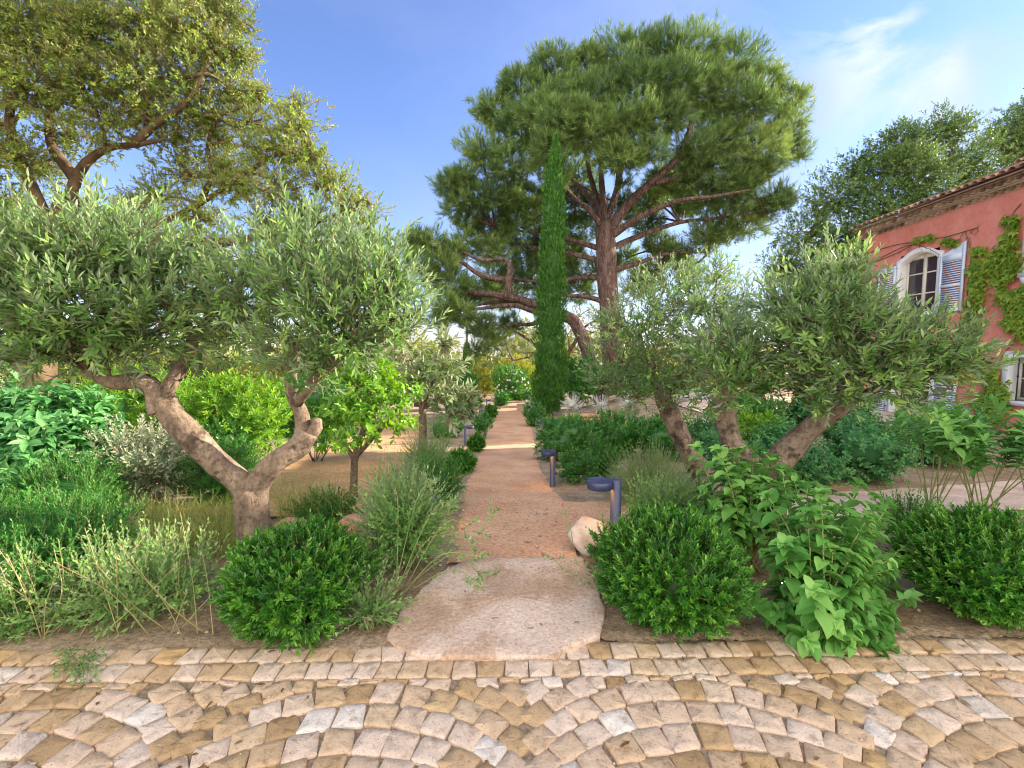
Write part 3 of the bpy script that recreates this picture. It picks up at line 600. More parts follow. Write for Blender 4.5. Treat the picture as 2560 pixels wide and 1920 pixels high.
shrub('hedge_shrub', 'dark glossy shrub in the middle of the right hedge below the cypress', 'shrub', (1262, 885, 1400, 1010), 9.3, 'dark', GH, core=.7)
shrub('hedge_shrub', 'dark glossy shrub at the right end of the hedge, left of the leaning trunk', 'shrub', (1365, 892, 1500, 1005), 8.8, 'dark', GH, core=.7)
shrub('abelia_shrub', 'yellowish green bush right behind the second lamp', 'shrub', (1200, 972, 1290, 1065), 6.5, 'dark', core=.5, dens=.8)
shrub('abelia_shrub', 'green bush between the second lamp and the wild grasses', 'shrub', (1258, 958, 1340, 1050), 6.9, 'feather', core=.5)
shrub('wild_shrub', 'airy pale green wild plant behind the nearest lamp', 'shrub', (1310, 985, 1500, 1130), 4.9, 'grey', core=.35, dens=1.6, amp=.25)
shrub('wild_shrub', 'thin pale sage growing between the nearest lamp and the broad leaved plant', 'shrub', (1330, 1040, 1540, 1200), 3.5, 'sage', core=0, dens=1.6, amp=.25)
shrub('border_shrub', 'loose green shrub at the foot of the cypress on the path edge', 'shrub', (1128, 868, 1178, 925), 15.5, 'dark', core=.5)
shrub('mint_shrub', 'blue green leafy shrub between the two right olive trunks', 'shrub', (1480, 890, 1600, 1010), 6.6, 'mint', core=.5)
shrub('lime_shrub', 'yellow green low shrub seen through the right olive fork', 'shrub', (1590, 895, 1700, 975), 8.5, 'lime', core=.5)
shrub('mint_shrub', 'blue green leafy shrub seen in the right olive fork', 'shrub', (1630, 915, 1740, 1000), 7.0, 'mint', core=.5)
shrub('mint_shrub', 'large blue green leafy shrub right of the right olive limb', 'shrub', (1770, 890, 1960, 1060), 6.4, 'mint', core=.6)
shrub('mint_shrub', 'blue green leafy shrub before the house, right of the olive', 'shrub', (1930, 880, 2120, 1050), 7.2, 'mint', core=.6)
shrub('mint_shrub', 'blue green leafy shrub in front of the olive fork, right of the leaning trunk', 'shrub', (1490, 945, 1650, 1080), 5.6, 'mint', core=.5)
shrub('mint_shrub', 'blue green leafy shrub beside the lamp under the right olive limb', 'shrub', (1665, 960, 1810, 1085), 5.8, 'mint', core=.5)
shrub('dark_shrub', 'dark shrub row end before the terrace, seen under the right olive', 'shrub', (1530, 855, 1700, 925), 11.5, 'dark', core=.6)
shrub('dark_shrub', 'dark shrub before the terrace, left of the house door', 'shrub', (1690, 850, 1860, 925), 11.0, 'mint', core=.6)
shrub('sage_shrub', 'small grey green sage growing against the left edge of the slab', 'shrub', (762, 1285, 842, 1395), 2.35, 'sage', core=0, dens=2.0)
shrub('low_shrub', 'low bright shrub under the pale boulder, before the nearest lamp', 'shrub', (1275, 1130, 1345, 1230), 3.0, 'dark', core=.4, k=.8)
shrub('low_shrub', 'low pale green shrub between the broad leaved plant and the right ball', 'shrub', (1900, 1085, 2010, 1160), 3.3, 'feather', core=.5)
GS = 'silver mounds on the terrace edge'
for (bb, Y, lab) in [((1142, 855, 1165, 888), 20.0, 'small silver mound just left of the cypress trunk'), ((1214, 858, 1258, 890), 17.2, 'silver mound right of the cypress'), ((1278, 858, 1318, 890), 17.2, 'silver mound between the cypress and the right olive crown'),
                     ((1335, 850, 1372, 888), 17.0, 'silver mound half hidden by the leaning olive crown'), ((1455, 845, 1500, 885), 16.5, 'silver mound behind the leaning olive trunk'), ((1500, 850, 1540, 885), 16.5, 'rightmost silver mound, behind the right olive')]:
    shrub('silver_shrub', lab, 'shrub', bb, Y, 'silver', GS, core=.4, dens=.8)
shrub('oleander', 'white flowering oleander at the path bend', 'shrub', (1060, 797, 1152, 862), 27.0, 'oleander', core=.35, flowers=('white_fl', 80, .085))
shrub('golden_shrub', 'golden green shrub left of the white oleander', 'shrub', (1020, 790, 1075, 855), 29.0, 'gold', core=.6)
shrub('golden_shrub', 'tall golden shrub behind the white oleander', 'shrub', (1060, 770, 1170, 840), 36.0, 'gold', core=.6)
shrub('lime_shrub', 'bright yellow green shrub right of the loquat, at the horizon', 'shrub', (935, 775, 1010, 880), 18.0, 'lime', core=.6)
shrub('dark_shrub', 'dark green shrub behind the loquat beside the path', 'shrub', (965, 800, 1040, 880), 17.0, 'dark', core=.6)
shrub('dark_shrub', 'dark green shrub right of the cypress, below the leaning pine', 'shrub', (1205, 770, 1300, 870), 20.5, 'dark', core=.6)
shrub('dark_shrub', 'dark green shrub far behind the leaning olive crown', 'shrub', (1300, 790, 1420, 880), 21.0, 'holm' if 'holm' in SPEC else 'dark', core=.6)

# broad leaved plants with arching stems (right foreground) and tall stemmed plant
def stem_plant(name, label, base, tips, m, ll, lw, nl, g, thick=.006, T=T_BRD, t0=.35, droop=.3, cat='plant', twig='green_twig', group=None, ang=1.15):
    root = thing(name, label, cat, tuple(base), group); mb, tw = MB(), MB()
    for tip in tips:
        b0 = np.array(base) + g.normal(0, .04, 3) * (1, 1, 0); tip = np.array(tip); mid = b0 * .45 + tip * .55 + UP * np.linalg.norm(tip - b0) * .12 + g.normal(0, .02, 3)
        tt = np.linspace(0, 1, 7)[:, None]; C = (1 - tt) ** 2 * b0 + 2 * tt * (1 - tt) * mid + tt ** 2 * tip
        tube(tw, C, np.linspace(thick, thick * .35, 7), 6)
        k = np.arange(nl); t = t0 + (1 - t0) * (k // 2 * 2 + 1) / nl; t = np.clip(t ** .8, 0, 1)
        tc_ = t[:, None]; P = (1 - tc_) ** 2 * b0 + 2 * tc_ * (1 - tc_) * mid + tc_ ** 2 * tip; tg = nrm(2 * (1 - tc_) * (mid - b0) + 2 * tc_ * (tip - mid))
        ph = (k // 2) * 1.57 + (k % 2) * pi + g.uniform(0, 6.28) + g.normal(0, .25, nl)
        u = nrm(np.cross(tg, (.2, .3, .9))); v = np.cross(tg, u); rad = u * np.cos(ph)[:, None] + v * np.sin(ph)[:, None]
        a = (ang * (1.15 - .6 * t ** 3))[:, None]; LD = nrm(tg * np.cos(a) + rad * np.sin(a) - UP * droop * g.uniform(.3, 1.4, (nl, 1)))
        N = UP + tg * .5 + g.normal(0, .2, (nl, 3)); N = nrm(N - LD * (N * LD).sum(-1, keepdims=True)); sc = np.clip(g.normal(1, .22, nl), .5, 1.5) * (1 - .35 * t ** 6)
        leaves(mb, P, LD, N, ll * sc, lw * sc, T, np.clip(.5 * g.random() + .4 * g.random(nl) + .2 * t ** 3, 0, 1))
        for kk in range(5):       # terminal rosette
            a2 = kk * 1.256 + g.uniform(0, .5); d = nrm(tg[-1] * .55 + u[-1] * cos(a2) * .8 + v[-1] * sin(a2) * .8)
            leaves(mb, tip[None], d[None], (tg[-1] + UP * .3)[None], np.array([ll * g.uniform(.45, .8)]), np.array([lw * g.uniform(.45, .8)]), T, np.array([g.uniform(.5, 1)]))
    mb.build('leaves', M[m], root, smooth=True); tw.build('stem', M[twig], root); return root
g = rng(); X0, Y0, Z0 = ground_at(1750, 1380)
tips = [q(px + g.normal(0, 8), py + g.normal(0, 8), Yt + g.normal(0, .06)) for (px, py, Yt) in [(1640, 1120, 2.6), (1700, 1080, 2.7), (1660, 1200, 2.4), (1620, 1290, 2.3), (1680, 1330, 2.2), (1720, 1150, 2.4), (1750, 1060, 2.6), (1780, 1190, 2.35), (1810, 1100, 2.5),
        (1850, 1060, 2.6), (1870, 1160, 2.4), (1900, 1130, 2.6), (1830, 1240, 2.2), (1920, 1220, 2.4), (1960, 1180, 2.5), (1890, 1290, 2.2), (1950, 1290, 2.35), (1860, 1350, 2.1), (1800, 1330, 2.05), (1820, 1410, 2.0), (1760, 1380, 2.0), (1900, 1395, 2.05), (1930, 1400, 2.1), (1740, 1270, 2.2), (1780, 1080, 2.9), (1690, 1000, 2.9), (1720, 1040, 2.8)] + [(g.uniform(1640, 1940), g.uniform(1060, 1380), g.uniform(2.2, 2.75)) for _ in range(44)]]
stem_plant('broad_leaf_plant', 'big soft green broad leaved plant arching over the cobbles on the right', (X0, Y0, Z0), tips, 'bigleaf', .088, .06, 20, g, t0=.22)
g = rng(); b1 = ground_at(1610, 1230)
tips = [q(px + g.normal(0, 8), py + g.normal(0, 8), Yt) for (px, py, Yt) in [(1520, 1060, 3.0), (1550, 1020, 3.1), (1590, 990, 3.2), (1630, 980, 3.2), (1560, 1100, 2.9), (1600, 1060, 3.0), (1650, 1040, 3.0), (1530, 1130, 2.9), (1610, 1120, 2.9), (1680, 1090, 3.1), (1640, 1010, 3.4), (1690, 1020, 3.3), (1570, 1150, 2.9), (1500, 1090, 3.1)] + [(g.uniform(1500, 1720), g.uniform(975, 1150), g.uniform(2.9, 3.2)) for _ in range(28)]]
stem_plant('broad_leaf_plant', 'upright broad leaved plant below the right olive trunk', b1, tips, 'bigleaf', .10, .064, 18, g, t0=.25)
for (bx_, by_, n, lab, sd_) in [(2000, 1105, 11, 'tall bare stemmed leafy plant left of a like one, at the right edge', 1), (2120, 1120, 15, 'tall bare stemmed leafy plant in the right corner above the ball shrub', 2), (2230, 1150, 12, 'tall bare stemmed leafy plant cut by the right edge of the view', 3)]:
    g = rng(); bb = np.array(ground_at(bx_, by_)); tips = [bb + np.array((g.normal(0, .26), g.normal(0, .3), g.uniform(.75, 1.12))) for _ in range(n)]
    root = stem_plant('tall_stem_plant', lab, bb, tips, 'bigleaf', .14, .055, 28, g, t0=.5, droop=.2, thick=.007, group='tall stemmed plants on the right')

# wild straw stems and sprigs
def sprays(name, label, cat, stems, m_leaf, g, ll=.028, lw=.009, fl=(), fm='pink_fl', nl=16, twig='green_twig', tr=.0030):
    b = stems[0][0]; root = thing(name, label, cat, tuple(b)); mb, tw = MB(), MB()
    for pts in stems:
        P = np.array(pts); tube(tw, P, np.linspace(tr, tr * .5, len(P)), 5, sub=4)
        n = nl; t = g.uniform(.3, 1, n) * (len(P) - 1); i = np.minimum(t.astype(int), len(P) - 2); fr = (t - i)[:, None]; pp = P[i] * (1 - fr) + P[i + 1] * fr; tg = nrm(P[i + 1] - P[i])
        if m_leaf and n:
            rad = nrm(np.cross(tg, g.standard_normal((n, 3)))); ld = nrm(tg * .6 + rad * .8); nn = nrm(np.cross(ld, g.standard_normal((n, 3))))
            leaves(mb, pp, ld, nn, ll * g.uniform(.6, 1.2, n), lw * g.uniform(.7, 1.2, n), T_LAN, g.random(n))
    tw.build('stem', M[twig], root)
    if mb.n: mb.build('leaves', M[m_leaf], root)
    if len(fl):
        for p in fl:
            fb = MB()
            for kk in range(5):
                d = nrm(g.standard_normal(3)); leaves(fb, np.array(p)[None], d[None], nrm(np.cross(d, g.standard_normal(3)))[None], np.array([.013]), np.array([.011]), T_LAN, np.array([g.random()]))
            fb.build('flower', M[fm], root)
    return root
g = rng(); st = []; B_ = ground_at(860, 1290)
for (a, b_, Yt) in [((990, 1190), (1040, 1245), 2.6), ((960, 1130), (1030, 1150), 2.7), ((970, 1230), (1030, 1255), 2.5), ((930, 1110), (985, 1080), 2.8), ((950, 1200), (1025, 1200), 2.6), ((900, 1080), (935, 1040), 2.9), ((860, 1100), (850, 1040), 2.9), ((930, 1160), (1040, 1170), 2.65)]:
    p0 = np.array(B_) + g.normal(0, .03, 3) * (1, 1, 0); p1 = q(*a, (Yt + p0[1]) / 2); p2 = q(*b_, Yt); st.append([p0, p1, p2])
    for _ in range(3):
        f_ = g.uniform(.5, .95); s0 = p1 * (1 - f_) + p2 * f_; s1 = s0 + g.normal(0, .05, 3) + (p2 - p1) * .25; st.append([s0, (s0 + s1) / 2 + g.normal(0, .008, 3), s1])
fl = [q(1085, 1088, 2.9), q(1078, 1098, 2.9), q(1000, 1143, 2.7), q(957, 1106, 2.8), q(1058, 1060, 3.0)]
for p in fl[:2] + fl[4:]: st.append([q(1035, 1150, 2.75), q(1058, 1118, 2.82), p])
sprays('gaura_plant', 'arching sprigs with small pink flowers leaning over the left of the slab', 'plant', st, 'sage', g, fl=fl, nl=22)
g = rng(); st = []; B_ = ground_at(1320, 1300)
for (a, b_, Yt) in [((1270, 1235), (1210, 1200), 2.75), ((1265, 1250), (1212, 1230), 2.7), ((1275, 1260), (1235, 1255), 2.6), ((1280, 1225), (1240, 1210), 2.8)]:
    p0 = np.array(B_) + g.normal(0, .03, 3) * (1, 1, 0); p1 = q(*a, 2.65); st.append([p0, p1, q(*b_, Yt)])
st.append([q(1212, 1225, 2.7), q(1195, 1208, 2.72), q(1172, 1196, 2.72)]); st.append([q(1240, 1190, 2.8), q(1230, 1130, 2.85), q(1215, 1090, 2.9)])
sprays('gaura_plant', 'thin sprig with a pink flower reaching over the right of the slab', 'plant', st, 'sage', g, fl=[q(1172, 1196, 2.72), q(1215, 1090, 2.9)], nl=20)
g = rng(); st = []
for _ in range(24):
    px = g.uniform(20, 470); p0 = np.array(ground_at(px, g.uniform(1330, 1400))); tip = p0 + np.array((g.normal(0, .22), g.normal(-.05, .15), g.uniform(.25, .62))); st.append([p0, p0 * .5 + tip * .5 + g.normal(0, .03, 3), tip])
sprays('straw_stem_plant', 'bare straw coloured stems rising through the wild sage at lower left', 'plant', st, 'sage', g, nl=9, tr=.003, twig='straw')
g = rng(); st = []
for _ in range(60):
    px = g.uniform(110, 200); p0 = np.array(ground_at(px, g.uniform(1405, 1450))); tip = np.array(ground_at(g.uniform(115, 235), g.uniform(1430, 1520))) + UP * g.uniform(.01, .07); st.append([p0, p0 * .5 + tip * .5 + UP * g.uniform(.02, .06), tip])
sprays('creeping_weed', 'small green weed creeping over the cobbles at lower left', 'plant', st, 'sage', g, nl=16, ll=.018, lw=.007, twig='green_twig', tr=.0015)
def grass(name, label, cat, area, n, h, m, g, w_=.006):
    mb = MB(); x0, y0, x1, y1, Y0_, Y1_ = area; Yv = g.uniform(Y0_, Y1_, n); xv = (x0 + (x1 - x0) * g.random(n)) * S; X = (xv - 1280) / F * Yv; P = np.stack((X, Yv, gz(X, Yv)), -1)
    c = P.mean(0); D = nrm(UP + g.normal(0, .38, (n, 3))); L = h * g.uniform(.5, 1.2, n); N = nrm(np.cross(D, g.standard_normal((n, 3))))
    mid = P + D * L[:, None] * .55; D2 = nrm(D + g.normal(0, .35, (n, 3)) - UP * .35); r = g.random(n)
    leaves(mb, P, D, N, L * .57, np.full(n, w_), T_NDL, r); leaves(mb, mid, D2, N, L * .5, np.full(n, w_ * .6), T_NDL, r)
    root = thing(name, label, cat, (c[0], c[1], gz(c[0], c[1]))); mb.build('blades', M[m], root); return root
grass('grass_clump', 'olive yellow grass clump at the foot of the left olive', 'grass', (270, 0, 530, 0, 3.1, 4.1), 2600, .30, 'grass', rng())
grass('grass_clump', 'pale airy grass around the base of the leaning olive trunk', 'grass', (1340, 0, 1510, 0, 4.6, 6.0), 900, .24, 'grass', rng())
grass('grass_clump', 'thin dry grass left of the citrus trunk', 'grass', (590, 0, 740, 0, 3.9, 4.6), 500, .45, 'grass', rng())
# litter
def litter():
    g = rng(); n = 6500; X = g.uniform(-3.3, 3.3, n); Y = g.uniform(2.2, 3.6, n) ; pl0 = np.interp(Y, ys, pl); pr0 = np.interp(Y, ys, pr)
    cl_ = np.sin(X * 3.1 + 1) * np.sin(Y * 5 + X) + g.normal(0, .5, n); keep = (cl_ > .1) & ((X < pl0 - .05) | (X > pr0 + .05)) & ~((np.abs(X - .05) < .62) & (Y < 3.2))
    X, Y = X[keep], Y[keep]; n = len(X); a = g.uniform(0, 6.28, n); P = np.stack((X, Y, gz(X, Y) + g.uniform(.012, .035, n)), -1); D = np.stack((np.cos(a), np.sin(a), g.normal(0, .12, n)), -1)
    mb = MB(); leaves(mb, P, D, np.tile(UP, (n, 1)), g.uniform(.04, .12, n), np.full(n, .0035), T_NDL, g.random(n)); o = mb.build('needle_litter', M['needle']); tag(o, 'dry brown needles and twigs strewn over the soil', 'litter', kind='stuff')
    n = 900; X = g.uniform(-3.2, 3.2, n); Y = np.concatenate((g.uniform(2.15, 3.6, 780), g.uniform(1.3, 2.15, 120))); a = g.uniform(0, 6.28, n); P = np.stack((X, Y, np.where(Y < 2.16, .016, gz(X, Y) + .02) + .035 * ((np.abs(X - .05) < .62) & (Y > 2.15) & (Y < 3.2)))  , -1)
    mb = MB(); keep = g.random(n) < np.where((np.abs(X - .05) < .62), .12, 1); P = P[keep]; a = a[keep]; n = len(P); D = np.stack((np.cos(a), np.sin(a), g.normal(0, .15, n)), -1)
    leaves(mb, P, D, np.tile(UP, (n, 1)) + g.normal(0, .2, (n, 3)), g.uniform(.02, .055, n), g.uniform(.008, .016, n), T_LAN, g.random(n)); o = mb.build('fallen_leaves', M['needle']); tag(o, 'small fallen brown leaves on the soil and cobbles', 'litter', kind='stuff')
    n = 1100; X = g.uniform(-3, 3.4, n); Y = g.uniform(2.2, 4.6, n); mb = MB()
    for x, y in zip(X, Y):
        if -.62 < x < .62 and y < 3.25: continue
        r = .004 + .012 * g.random() ** 3; blob(mb, (x, y, gz(x, y) + r * .3 + (.03 if -1.2 < x < 1 and y > 3.2 else .008)), (r, r * g.uniform(.7, 1.2), r * .7), g, .15, nu=7, nv=5, rnd=g.random())
    n = 60
    for _ in range(n):
        x = g.uniform(-2, 2); y = g.uniform(1.2, 2.15); r = .003 + .004 * g.random(); blob(mb, (x, y, .016), (r, r, r * .7), g, .15, nu=6, nv=5, rnd=g.random())
    o = mb.build('pebbles', M['pebble']); tag(o, 'small pale pebbles scattered on the soil and path', 'pebbles', kind='stuff')
litter()
mb = MB(); tube(mb, [np.array(ground_at(p, y_)) + UP * .02 for p, y_ in [(430, 1180), (480, 1174), (525, 1168), (560, 1172)]], [.011] * 4, 8, sub=4); h0 = mb.build('irrigation_hose', M['hose'], smooth=True); tag(h0, 'brown irrigation hose beside the left olive trunk', 'hose')
mb = MB(); tube(mb, [np.array(ground_at(p, y_)) + UP * .015 for p, y_ in [(1530, 1388), (1580, 1398), (1640, 1391), (1690, 1378), (1740, 1360)]], [.011] * 5, 8, sub=4); h1 = mb.build('irrigation_hose', M['hose'], smooth=True); tag(h1, 'brown irrigation hose on the soil between the right ball and the broad leaves', 'hose')
# small lit spotlight among the broad leaves
c = q(1693, 1262, 2.75); zb = float(gz(c[0], c[1])); t = thing('garden_spotlight', 'small lit spike spotlight among the broad leaved stems', 'garden lamp', (c[0], c[1], zb))
mb = MB(); tube(mb, [(c[0], c[1], zb - .05), (c[0], c[1], c[2] - .05)], [.008, .008], 8); mb.build('spike', M['iron'], t)
mb = MB(); lathe(mb, [(0, -.05), (.018, -.05), (.026, -.02), (.026, .012), (.022, .012)], (c[0], c[1], c[2]), 20); mb.build('housing', M['iron'], t)
mb = MB(); lathe(mb, [(.022, .010), (.014, .022), (0, .026)], (c[0], c[1], c[2]), 20); mb.build('bulb', plain('warm_bulb', (1, .8, .5), emis=(1, .7, .3), es=9), t)
c = q(447, 1305, 2.6); zb = float(gz(c[0], c[1])); t = thing('garden_spotlight', 'dark teal spotlight half hidden in the wild sage left of the ball shrub', 'garden lamp', (c[0], c[1], zb))
mb = MB(); tube(mb, [(c[0], c[1], zb - .03), (c[0], c[1], c[2])], [.008, .008], 8); mb.build('spike', M['iron'], t)
mb = MB(); tube(mb, [c + (-.03, .02, -.03), c + (.03, -.02, .02)], [.028, .034], 16); mb.build('housing', plain('teal_paint', (.03, .16, .15), .5), t)

# ------------------------------------------------------------------ trees
def limb(tw, pts, r0, r1, n=10, g=None, wob=.06, sub=4, m=0):
    P = np.array([q(*p) for p in pts]); tube(tw, P, np.linspace(r0, r1, len(P)), n, g, wob, sub=sub, m=m); return P
def clumps_world(cl): return [(q(a, b, Y), pxr(r, Y)) for (a, b, r, Y) in cl]
def crown(mb, tw, cl, g, per, sl, nl, ll, lw, ang, T, lift=.1, updir=.4, sh=(.3, 1.0), squash=.85, amp=.25, droop=0., sd=1.0, twigs=True, dec=False, spread=.35, tr=.003, tip=.6, puff=None):
    for (c, r) in clumps_world(cl):
        n = max(12, int(per * r * r)); d = sphere_pts(n, g); lm = lump(d, g, amp, 2.6) * (puff if puff else 1); fr = g.uniform(sh[0] ** 2, sh[1] ** 2, n) ** .5
        pos = c + d * np.array((r, r, r * squash)) * (lm * fr)[:, None]; D = d + UP * updir + g.normal(0, spread, (n, 3)); Ln = sl * g.uniform(.6, 1.35, n)
        shoots(mb, tw if twigs else None, pos - nrm(D) * Ln[:, None] * .5, D, Ln, nl, ll, lw, ang, T, g, lift=lift, droop=droop, dec=dec, tr=tr, tip=tip, bias=g.normal(0, .11))
def links(tw, limbs, cl, g, r0=.03, k=4, n=5):
    pts = np.concatenate(limbs)
    for (c, r) in clumps_world(cl):
        i = np.argmin(np.linalg.norm(pts - c, axis=1) + .6 * np.maximum(pts[:, 2] - c[2], 0)); a = pts[i]; m_ = (a + c) / 2 + g.normal(0, .12, 3) * r
        tube(tw, [a, m_, c], [r0, r0 * .75, r0 * .5], n, sub=3)
        for _ in range(k):
            e = c + sphere_pts(1, g)[0] * r * .85; e[2] = max(e[2], c[2] - .2 * r); tube(tw, [c + (m_ - c) * .2, (c + e) / 2 + g.normal(0, .1, 3) * r, e], [r0 * .5, r0 * .35, r0 * .12], 4, sub=2)
# left olive
g = rng(); b0 = np.array(ground_at(556, 1212)); root = thing('olive_tree', 'forked silver leaved olive tree with a bare trunk left of the slab', 'tree', tuple(b0)); tr, mb, tw = MB(), MB(), MB(); Yo = b0[1]
Lt = [limb(tr, [(558, 1222, Yo), (550, 1165, Yo), (545, 1110, Yo), (541, 1050, Yo)], .128, .102, 16, g, .04),
      limb(tr, [(545, 1075, Yo), (520, 1045, Yo), (470, 1000, Yo - .05), (410, 940, Yo - .1), (370, 895, Yo - .1), (350, 862, Yo - .1)], .088, .074, 14, g, .05),
      limb(tr, [(352, 890, Yo - .1), (335, 845, Yo - .1), (300, 822, Yo - .15), (240, 826, Yo - .2), (190, 800, Yo - .2)], .08, .03, 10, g, .07),
      limb(tr, [(355, 880, Yo - .1), (360, 840, Yo - .1), (400, 780, Yo), (420, 720, Yo)], .065, .03, 10, g, .07),
      limb(tr, [(542, 1080, Yo), (560, 1040, Yo), (600, 995, Yo), (645, 965, Yo + .05), (668, 930, Yo + .05)], .086, .068, 14, g, .05),
      limb(tr, [(655, 965, Yo + .05), (652, 900, Yo + .05), (632, 850, Yo), (630, 800, Yo), (650, 720, Yo)], .058, .03, 10, g, .05),
      limb(tr, [(665, 950, Yo + .05), (682, 922, Yo + .05), (684, 905, Yo + .05)], .05, .036, 10, g, .08),
      limb(tr, [(640, 870, Yo), (690, 810, Yo - .1), (760, 750, Yo - .2), (830, 700, Yo - .2)], .045, .02, 8, g, .06)]
cl = [(60, 560, 120, 2.7), (180, 545, 120, 2.8), (300, 560, 125, 3.0), (90, 680, 110, 2.6), (210, 660, 130, 2.7), (330, 690, 120, 2.9), (-20, 640, 110, 2.6), (240, 740, 95, 2.8), (130, 740, 90, 2.7), (380, 620, 100, 3.3), (-60, 540, 110, 2.9), (30, 740, 80, 2.7),
      (560, 640, 110, 3.0), (660, 580, 110, 3.1), (700, 650, 130, 2.9), (800, 620, 110, 2.9), (640, 730, 100, 2.9), (760, 730, 110, 2.8), (850, 690, 85, 2.9), (500, 700, 95, 3.1), (690, 530, 75, 3.3), (560, 560, 90, 3.3), (850, 590, 70, 3.0), (780, 540, 80, 3.2), (690, 800, 60, 2.9), (460, 640, 70, 3.2), (180, 490, 70, 3.0)]
crown(mb, tw, cl, g, 760, .24, 15, .068, .0175, .85, T_LAN, updir=.55, lift=.12, sh=(.35, 1.0), squash=.85, tip=.7)
crown(mb, tw, [(120, 560, 170, 2.85), (280, 580, 140, 3.0), (690, 570, 170, 3.1), (40, 590, 130, 2.8), (780, 600, 110, 3.0)], g, 90, .38, 18, .076, .020, .7, T_LAN, updir=1.6, lift=.2, sh=(.6, 1.0), squash=.7)
links(tw, Lt, cl, g, .014, 5); tr.build('trunk', M['olive_bark'], root, smooth=True); mb.build('crown', M['olive'], root); tw.build('twigs', M['twig'], root)
# right olive
g = rng(); Yr = 3.5; b0 = q(1645, 1120, Yr); b0[2] = gz(b0[0], Yr); root = thing('olive_tree', 'olive tree with two thick brown limbs rising behind the broad leaves, before the house', 'tree', tuple(b0)); tr, mb, tw = MB(), MB(), MB()
Lt = [limb(tr, [(1648, 1190, Yr), (1648, 1100, Yr), (1645, 1030, Yr)], .17, .13, 14, g, .06), limb(tr, [(1648, 1070, Yr), (1620, 1005, Yr), (1585, 965, Yr), (1572, 920, Yr), (1570, 860, Yr), (1560, 800, Yr)], .11, .05, 12, g, .08),
      limb(tr, [(1648, 1070, Yr), (1680, 1000, Yr - .05), (1720, 955, Yr - .1), (1770, 910, Yr - .15), (1820, 870, Yr - .2), (1860, 800, Yr - .2)], .115, .05, 12, g, .07), limb(tr, [(1830, 865, Yr - .2), (1920, 830, Yr - .3), (2010, 790, Yr - .3), (2080, 740, Yr - .3)], .035, .012, 8, g, .06), limb(tr, [(1560, 905, Yr), (1555, 880, Yr), (1570, 850, Yr)], .06, .05, 10, g, .1)]
cl = [(1745, 650, 70, 3.3), (1800, 615, 70, 3.3), (1850, 675, 80, 3.1), (1780, 700, 110, 3.1), (1890, 750, 100, 3.0), (1955, 735, 80, 3.0), (2025, 755, 75, 3.0), (2085, 775, 60, 3.0), (1800, 800, 100, 3.1), (1920, 820, 95, 3.0), (2010, 800, 80, 3.1), (1700, 740, 80, 3.4), (2090, 745, 45, 3.0), (1680, 650, 55, 3.5), (1570, 820, 75, 3.4), (1620, 770, 70, 3.4), (1815, 580, 40, 3.3), (2110, 790, 50, 3.1), (1560, 740, 70, 3.5), (1720, 840, 55, 3.3), (1650, 830, 50, 3.4), (1780, 860, 45, 3.1)]
crown(mb, tw, cl, g, 760, .24, 15, .068, .0175, .85, T_LAN, updir=.45, lift=.12, sh=(.35, 1.0), squash=.85, tip=.7)
crown(mb, tw, [(1800, 600, 70, 3.2), (1940, 730, 80, 3.1), (1730, 620, 80, 3.3)], g, 110, .34, 16, .074, .020, .7, T_LAN, updir=1.4, lift=.2, sh=(.6, 1.0), squash=.7)
links(tw, Lt, cl, g, .014, 5); tr.build('trunk', M['olive_bark'], root, smooth=True); mb.build('crown', M['olive'], root); tw.build('twigs', M['twig'], root)
# leaning olive
g = rng(); Yl = 5.2; b0 = q(1515, 1010, Yl); b0[2] = gz(b0[0], Yl); root = thing('olive_tree', 'smaller olive with one slim trunk leaning left, right of the hedge', 'tree', tuple(b0)); tr, mb, tw = MB(), MB(), MB()
Lt = [limb(tr, [(1560, 1120, Yl), (1525, 1030, Yl), (1490, 985, Yl), (1465, 930, Yl), (1440, 880, Yl), (1425, 840, Yl)], .15, .085, 12, g, .06), limb(tr, [(1430, 860, Yl), (1400, 800, Yl), (1380, 720, Yl)], .06, .025, 8, g, .06), limb(tr, [(1432, 860, Yl), (1480, 790, Yl), (1540, 720, Yl + .1)], .05, .02, 8, g, .06)]
cl = [(1380, 700, 85, 5.0), (1340, 780, 70, 4.9), (1420, 790, 90, 4.9), (1450, 680, 90, 5.1), (1520, 640, 80, 5.3), (1550, 720, 85, 5.2), (1500, 780, 85, 5.0), (1600, 660, 60, 5.4), (1330, 700, 45, 5.0), (1440, 610, 60, 5.3), (1600, 740, 60, 5.3), (1380, 850, 55, 5.0), (1550, 590, 50, 5.5), (1320, 830, 40, 4.9), (1490, 840, 60, 5.0)]
crown(mb, tw, cl, g, 520, .26, 14, .066, .018, .85, T_LAN, updir=.45, lift=.12, sh=(.35, 1.0), squash=.9, amp=.3)
links(tw, Lt, cl, g, .016, 4); tr.build('trunk', M['olive_bark'], root, smooth=True); mb.build('crown', M['olive'], root); tw.build('twigs', M['twig'], root)

